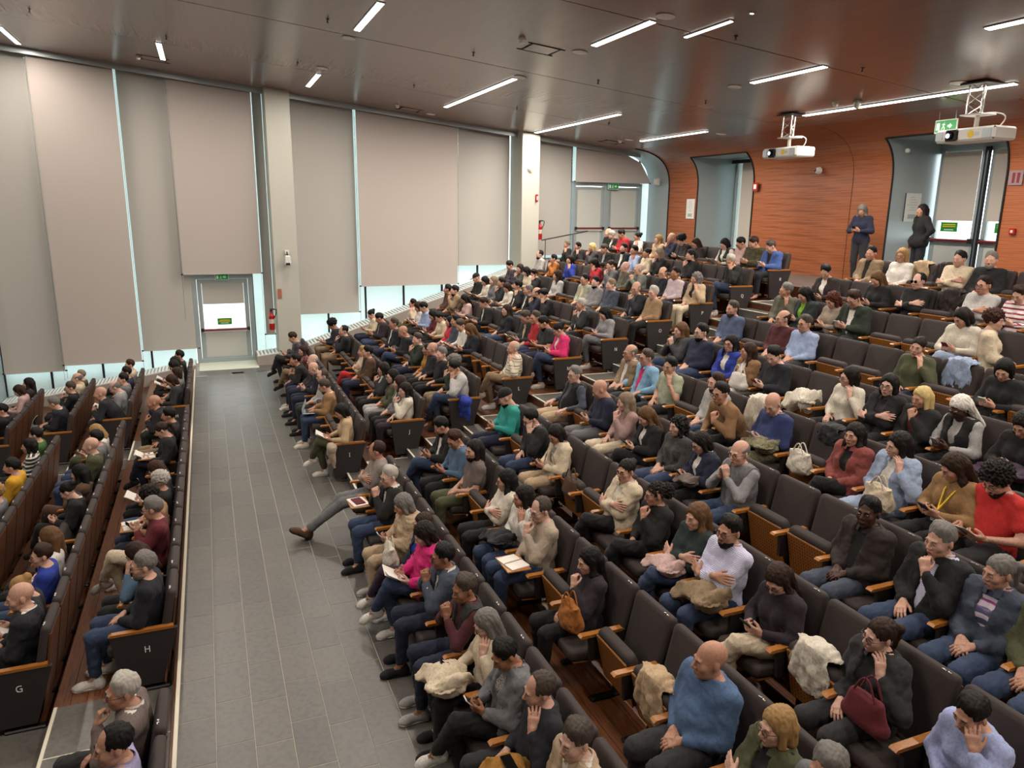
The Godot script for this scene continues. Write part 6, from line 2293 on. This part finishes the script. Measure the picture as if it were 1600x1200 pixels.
func make_people():
	make_face_meshes()
	var all := []
	for line in PEOPLE: all.append(spec_of(line))
	# two people stand in front of the rear wall
	for q in [["phone", "stand", "long", "grey", "sweater", "navy", "-", "charcoal", "f", Vector3(13.15, 2.74, -12.45), PI / 2 + 0.25], ["hip", "stand", "long", "darkbrown", "jacket", "black", "black", "midnight", "f", Vector3(13.6, 2.74, -11.35), PI / 2 - 0.35]]:
		var p := {"row": 10, "block": "rear", "upper": q[0], "legs": q[1], "hair": q[2], "hc": q[3], "top": q[4], "tc": q[5], "inner": q[6], "pc": q[7], "flags": q[8], "at": q[9], "turn": q[10], "z": q[9].z}
		finish_spec(p)
		all.append(p)
	var want := {}
	for p in all:
		p.dist = (p.at as Vector3).distance_to(EYE)
		p.k = keys_of(p)
		for n in ["body", "top", "inner", "legs", "head", "hair", "beard", "hr", "hl"]:
			if p.k[n]: want[p.k[n]] = true
	want["shoe|0.009"] = true
	want["sole|0.009"] = true
	for s in ["heap", "hang", "tote", "handbag", "scarf"]: want["soft|%s|0.016" % s] = true
	run_jobs(want.keys())
	# labels: clothing, pose and row; trousers or the block are added where that does not yet single a person out
	var seen := {}
	for p in all:
		p.label = describe(p) + (", row %s" % row_letter(p.row) if p.row < 10 else ", standing before the rear wall")
		seen[p.label] = seen.get(p.label, 0) + 1
	for p in all:
		if seen[p.label] > 1: p.label = p.label.replace("person in ", "person in %s trousers and " % word(p.pc))
	for i in all.size(): make_person(all[i], i)

func make_person(p: Dictionary, index: int):
	var r := RandomNumberGenerator.new()
	r.seed = 100 + index * 17
	var k: Dictionary = p.k
	var j: Dictionary = k.j
	var near: bool = p.dist < 9.0
	var t := thing("person", p.label, "person", p.at, p.turn, "audience" if p.row < 10 else "people standing at the back")
	if p.upper == "turn": t.rotation.y = p.turn + 2.2
	elif p.row < 10: t.rotation.y = p.turn + r.randf_range(-0.12, 0.08)
	var tall := r.randf_range(0.97, 1.03) * (0.97 if p.sex == "f" else 1.01)
	if p.legs == "stand": tall = 1.0
	t.scale = Vector3.ONE * tall
	p.node = t
	# the head
	var yaw := snappedf(r.randf_range(-0.3, 0.3), 0.15 if near else 0.3)
	var pit: float = j.pitch + (snappedf(r.randf_range(-0.1, 0.06), 0.08) if near else 0.0)
	if p.legs == "stand": yaw = 0.2
	var hb := Basis(Vector3.UP, yaw) * Basis(Vector3.RIGHT, pit) * Basis(Vector3.BACK, j.roll)
	var hs := 1.04 if p.sex == "m" else 0.99
	var hx := Transform3D(hb.scaled(Vector3.ONE * hs), j.head)
	var bkey := "%s|%s|%s|%.2f|%.2f" % [k.body, k.head, k.hr, yaw, pit]
	if not SH.has(bkey):
		var m := ArrayMesh.new()
		add_arrays(m, built[k.body])
		add_arrays(m, built[k.head], hx)
		add_arrays(m, built[k.hr], j["hand1"])
		if not built.has(k.hl + " m"): built[k.hl + " m"] = mirrored(built[k.hl])
		add_arrays(m, built[k.hl + " m"], j["hand-1"])
		SH[bkey] = m
	var si := 4 if "d" in p.flags and not "t" in p.flags else (5 if "t" in p.flags else r.randi() % 4)
	part("body", SH[bkey], skin_mat(si), t)
	if k.hair:
		var hm := hair_mat(p.hc) if not p.hair in ["cap", "veil"] else cloth("black" if p.hair == "cap" else "white")
		part("veil" if p.hair == "veil" else ("cap" if p.hair == "cap" else "hair"), shared(k.hair), hm, t, hx.origin, hx.basis)
	if k.beard: part("beard", shared(k.beard), hair_mat(p.hc if p.hc != "-" else "darkbrown"), t, hx.origin, hx.basis)
	var tname: String = {"tee": "t_shirt", "puffer": "padded_jacket"}.get(p.top, p.top)
	part(tname, shared(k.top), cloth(p.tc), t)
	if k.inner: part("shirt", shared(k.inner), cloth(p.inner), t)
	part("trousers", shared(k.legs), cloth(p.pc), t)
	if p.top in ["shirt", "jacket", "vest"] and p.dist < 13.0:
		var tb := Basis(Vector3.RIGHT, atan2((j.u as Vector3).z, (j.u as Vector3).y))
		part("collar", SH.collar, cloth(p.tc if p.top == "shirt" else p.inner), t, (j.neck as Vector3) + (j.u as Vector3) * 0.008, tb)
		if p.top == "jacket": part("lapel_collar", SH.collar, cloth(p.tc), t, (j.neck as Vector3) - (j.u as Vector3) * 0.012, tb.scaled(Vector3(1.3, 1.1, 1.3)))
	if "g" in p.flags:
		var gl := part("glasses", SH.glasses, M.spectacles, t, hx.origin, hx.basis)
		if p.row == 8 and p.hair == "receding": part("dark_lenses", SH.dark_lenses, M.black_gloss, gl)
	if p.dist < 13.0:
		for s in [-1.0, 1.0]:
			var ep := part("eye", SH.ball, M.eye_white, t, hx * Vector3(0.032 * s, 0.0, -0.0868), hx.basis * Basis().scaled(Vector3(0.0095, 0.0042, 0.004)))
			part("iris", SH.ball, M.iris, ep, Vector3(0, 0, -0.62), Basis().scaled(Vector3(0.47, 0.9, 0.5)))
			part("eyebrow", SH["brow%d" % int(s)], hair_mat(p.hc if p.hc != "-" else "greybrown"), t, hx.origin, hx.basis)
		part("lips", SH.ball, M.lips_dark if si == 4 else M.lips, t, hx * Vector3(0, -0.068, -0.0925), hx.basis * Basis().scaled(Vector3(0.02, 0.0085, 0.006)))
	# shoes, where feet can be seen
	if p.row <= 0 or p.legs in ["x", "out", "stand"] or p.dist < 9.0:
		var palette := ["black", "espresso", "charcoal", "brown", "white", "offwhite", "lightgrey"]
		var sc: String = palette[(index * 5 + index / 3) % palette.size()]
		if p.legs == "out": sc = "brown"
		elif "w" in p.flags: sc = "white"
		elif "k" in p.flags: sc = "black"
		for s in [1, -1]:
			var ft := foot_frame(j, p.legs, s)
			var so := part("shoe", shared("shoe|0.009"), cloth(sc), t, ft.origin, ft.basis)
			part("sole", shared("sole|0.009"), cloth("white" if sc in ["white", "offwhite", "lightgrey"] else "black"), so)
	hand_held(p, t, j, r)

# ------------------------------------------------------------------ what people hold
func hand_held(p: Dictionary, t: Node3D, j: Dictionary, r: RandomNumberGenerator):
	var who: String = p.label.replace("person in ", "").split(",")[0]
	var where := "row %s" % row_letter(p.row) if p.row < 10 else "the rear wall"
	var xf := t.transform
	if p.upper in ["phone", "phonecheek"]:
		var c: Vector3 = ((j["wr1"] as Vector3) + (j["wr-1"] as Vector3)) * 0.5 + Vector3(0, 0.045, -0.075)
		if p.upper == "phonecheek": c = (j["wr1"] as Vector3) + Vector3(-0.02, 0.05, -0.09)
		var b := Basis(Vector3.RIGHT, -0.75)
		var ph := thing("phone", "phone held by the person in %s, %s" % [who, where], "phone", xf * c, 0.0, "phones in people's hands")
		ph.basis = (xf.basis * b).orthonormalized()
		var cover: String = ["black", "white", "navy", "burgundy", "heather", "black"][r.randi() % 6]
		part("case", box(0.076, 0.155, 0.011, Vector3.ZERO, 0.004), cloth(cover), ph)
		part("display", box(0.069, 0.146, 0.002, Vector3(0, 0, 0.006), 0.0), M.screen, ph)
	elif p.upper == "paper":
		var c: Vector3 = ((j["wr1"] as Vector3) + (j["wr-1"] as Vector3)) * 0.5 + Vector3(0, 0.03, -0.11)
		var pa := thing("paper_sheets", "white papers held by the person in %s, %s" % [who, where], "papers", xf * c, 0.0, "papers in people's hands")
		pa.basis = (xf.basis * Basis(Vector3.RIGHT, -1.0)).orthonormalized()
		part("sheet", box(0.2, 0.27, 0.003, Vector3(0.0, 0, 0), 0.0), M.paper, pa, Vector3(-0.02, 0, 0.004), Basis(Vector3.UP, 0.12))
		part("sheet", box(0.2, 0.27, 0.003, Vector3(0.0, 0, 0), 0.0), M.paper, pa, Vector3(0.03, 0.01, 0), Basis(Vector3.UP, -0.15))
	elif p.upper == "laptop":
		var c: Vector3 = ((j["wr1"] as Vector3) + (j["wr-1"] as Vector3)) * 0.5 + Vector3(0, -0.035, -0.1)
		var la := thing("laptop", "open laptop on the lap of the person in %s, %s" % [who, where], "laptop", xf * c)
		la.basis = xf.basis.orthonormalized()
		part("base", box(0.32, 0.016, 0.22, Vector3.ZERO, 0.004), M.alu, la)
		part("keyboard", box(0.27, 0.003, 0.1, Vector3(0, 0.009, 0.0), 0.0), M.black, la)
		var lid := part("lid", box(0.32, 0.21, 0.008, Vector3(0, 0.105, 0), 0.003), M.alu, la, Vector3(0, 0.008, -0.11), Basis(Vector3.RIGHT, 0.35))
		part("screen", box(0.3, 0.19, 0.002, Vector3(0, 0.105, 0.005), 0.0), M.screen, lid)

# ------------------------------------------------------------------ coats, bags and papers lying about
func seat_at(letter: String, number: int) -> Vector3:
	var n: int = LETTERS.find(letter) - 8
	for s in seat_list():
		if s[0] == n and s[3] == number: return Vector3(row_back(n) - 0.25, row_floor(n), s[2])
	return Vector3.ZERO

func soft(called: String, kind: String, color: String, label: String, category: String, at: Vector3, turn := PI / 2, scale_ := Vector3.ONE, tip := 0.0):
	var t := thing(called, label, category, at, 0.0)
	t.basis = Basis(Vector3.UP, turn) * Basis(Vector3.RIGHT, tip)
	part("cloth" if kind in ["heap", "hang", "scarf"] else "body", shared("soft|%s|0.016" % kind), cloth(color), t, Vector3.ZERO, Basis().scaled(scale_))
	if kind in ["tote", "handbag"]:
		for s in [-1, 1]:
			var h := []
			for i in 9:
				var u := i / 8.0
				h.append(Vector3(-0.08 + 0.16 * u, 0.09 + 0.12 * sin(u * PI), 0.03 * s) * scale_)
			part("strap", tubes(h, 0.007, 6), cloth(color), t)

func make_belongings():
	var lap := Vector3(-0.24, 0.64, 0)
	var cush := Vector3(-0.1, 0.5, 0)
	var back := Vector3(0.24, 0.97, 0)
	soft("tote_bag", "tote", "offwhite", "cream tote bag on the lap beside the magenta padded jacket, row I", "tote bag", seat_at("I", 18 + 1) + lap + Vector3(-0.06, 0.03, 0))
	soft("knit_shawl", "heap", "cream", "cream knitted shawl on a lap beside the grey-shawled neighbour, row I", "shawl", seat_at("I", 23) + lap + Vector3(-0.1, -0.02, 0.02), PI / 2, Vector3(1.1, 1.2, 1.2))
	soft("jacket_bundle", "heap", "mustard", "mustard jacket bundled on a lap at the front of row I", "jacket", seat_at("I", 25) + lap + Vector3(0, -0.04, 0.05))
	var ph := thing("phone", "black phone lying on the mustard jacket, row I", "phone", seat_at("I", 25) + lap + Vector3(-0.03, 0.075, 0.06))
	part("case", box(0.075, 0.01, 0.155, Vector3.ZERO, 0.003), M.black, ph)
	part("display", box(0.07, 0.002, 0.148, Vector3(0, 0.006, 0), 0.0), M.screen, ph)
	soft("coat", "hang", "oat", "oatmeal coat draped over the empty tipped seat 25, row J", "coat", seat_at("J", 25) + Vector3(-0.08, 0.74, 0.02))
	soft("leather_bag", "tote", "ochre", "orange-brown leather bag on the lap of the plum sweater, row J", "handbag", seat_at("J", 23) + lap + Vector3(0, 0.02, 0))
	soft("backpack", "heap", "charcoal", "dark backpack on a lap between the white sweaters, row J", "backpack", seat_at("J", 20) + lap)
	soft("handbag", "handbag", "sand", "beige structured handbag standing on an empty seat, row K", "handbag", seat_at("K", 18) + cush + Vector3(-0.05, 0.12, 0))
	soft("handbag", "handbag", "brown", "brown handbag beside the cream blazer, row K", "handbag", seat_at("K", 19) + cush + Vector3(-0.05, 0.12, 0.05))
	soft("coat_bundle", "heap", "blush", "pale pink coat bundled on a lap, bottle green sweater, row K", "coat", seat_at("K", 23) + lap)
	soft("coat_bundle", "heap", "khaki", "brown coat bundled on a lap beside the blue-striped shirt, row K", "coat", seat_at("K", 24) + lap + Vector3(0, -0.02, 0), PI / 2, Vector3(1.15, 1.3, 1.2))
	soft("coat", "hang", "offwhite", "off-white jacket thrown over an empty tipped seat, row K", "coat", seat_at("K", 26) + Vector3(-0.08, 0.76, 0))
	soft("clutch_bag", "handbag", "burgundy", "glossy burgundy bag held against the charcoal blazer, row K", "handbag", seat_at("K", 27) + lap + Vector3(0.02, 0.06, 0))
	soft("scarf_bundle", "heap", "greybrown", "grey-brown hat and scarf on a lap, row L", "scarf", seat_at("L", 21) + lap, PI / 2, Vector3(0.7, 0.8, 0.7))
	soft("quilted_jacket", "hang", "offwhite", "off-white quilted jacket hung over a seat back, row M", "jacket", seat_at("M", 20) + back + Vector3(-0.04, 0.03, 0), PI / 2, Vector3(1.15, 1.6, 1.2))
	soft("blanket", "heap", "camo", "camouflage jacket over the knees of the deep blue shirt, row M", "jacket", seat_at("M", 21) + lap, PI / 2, Vector3(1.1, 1.0, 1.1))
	soft("scarf", "hang", "charcoal", "dark woollen hat and scarf on a seat back, row M", "scarf", seat_at("M", 22) + back, PI / 2, Vector3(0.8, 0.6, 1.0))
	soft("tote_bag", "tote", "offwhite", "white tote bag with green print on an empty seat, row M", "tote bag", seat_at("M", 22) + cush + Vector3(-0.1, 0.12, 0))
	soft("tote_bag", "tote", "cream", "cream tote bag on the lap of the pale blue jacket, row M", "tote bag", seat_at("M", 24) + lap + Vector3(-0.04, 0, 0))
	soft("coat", "heap", "offwhite", "off-white coat piled on an empty seat, row N", "coat", seat_at("N", 20) + cush + Vector3(0, 0.1, 0), PI / 2, Vector3(1.1, 2.0, 1.1))
	soft("handbag", "handbag", "white", "white bag on the lap of the camel jacket, row N", "handbag", seat_at("N", 18) + lap + Vector3(0, 0.05, 0))
	soft("denim_jacket", "hang", "paleblue", "light blue denim jacket hung over a seat back, row O", "jacket", seat_at("O", 22) + back, PI / 2, Vector3(1.0, 1.2, 1.0))
	soft("coat", "hang", "espresso", "dark brown coat hung over a seat back, row Q", "coat", seat_at("Q", 19) + back)
	soft("coat", "hang", "oat", "cream coat hung over a seat back beside the white shirt, row R", "coat", seat_at("R", 16) + back + Vector3(0, 0, 0.3))
	soft("coat", "hang", "espresso", "dark brown coat hung over a seat back, row R", "coat", seat_at("R", 17) + back + Vector3(0, 0, 0.2))
	soft("rain_jacket", "scarf", "royal", "bright blue jacket hanging from the end armrest, row K", "jacket", seat_at("K", 14) + Vector3(-0.05, 0.58, 0.34), PI / 2, Vector3(1.6, 0.95, 1.3))
	soft("scarf", "scarf", "sand", "beige scarf hanging from the end armrest, row I", "scarf", seat_at("I", 14) + Vector3(-0.28, 0.55, 0.3), PI / 2, Vector3(1.0, 0.9, 1.0))
	soft("purple_coat", "heap", "purple", "dark purple padded coat on a lap at row N", "coat", seat_at("N", 25) + lap, PI / 2, Vector3(1.3, 0.9, 1.2))
	# notebooks and writing tablets
	for q in [["I", 16, "red", "near the outstretched legs"], ["J", 21, "white", "before the sand sweater"], ["H", 16, "white", "before the tan sweater"], ["H", 11, "white", "before the black jacket"]]:
		var at := seat_at(q[0], q[1]) + Vector3(-0.34, 0.66, 0.06)
		if q[0] == "H": at = Vector3(row_back(-1) - 0.25, row_floor(-1), -(7.3 + 0.555 * (20 - q[1]))) + Vector3(-0.3, 0.68, 0.05)
		single("writing_tablet", box(0.24, 0.016, 0.34, Vector3.ZERO, 0.004), M.honey, "fold-out honey wood writing tablet %s, row %s" % [q[3], q[0]], "writing tablet", at)
		var nb := thing("notebook", "%s notebook lying on the writing tablet %s, row %s" % [q[2], q[3], q[0]], "notebook", at + Vector3(0, 0.012, 0), 0.2)
		part("pages", box(0.2, 0.012, 0.28, Vector3.ZERO, 0.001), M.paper, nb)
		part("cover", box(0.12 if q[2] == "red" else 0.2, 0.012, 0.2 if q[2] == "red" else 0.005, Vector3(0, 0.012, 0), 0.001), cloth("burgundy" if q[2] == "red" else "offwhite"), nb)
	# a yellow lanyard with a badge on the tan sweater
	var ly := thing("lanyard", "bright yellow lanyard with a badge on the tan sweater, row M", "lanyard", seat_at("M", 25) + Vector3(0.0, 0, 0))
	var hang := Vector3(-0.2, 0.72, 0)
	part("ribbon", tubes([Vector3(0.04, 0.975, -0.06), Vector3(-0.09, 0.88, -0.045), hang, Vector3(-0.09, 0.88, 0.045), Vector3(0.04, 0.975, 0.06)], 0.008, 6), M.yellow, ly)
	part("badge", box(0.012, 0.1, 0.075, hang + Vector3(-0.02, -0.05, 0), 0.002), M.paper, ly)
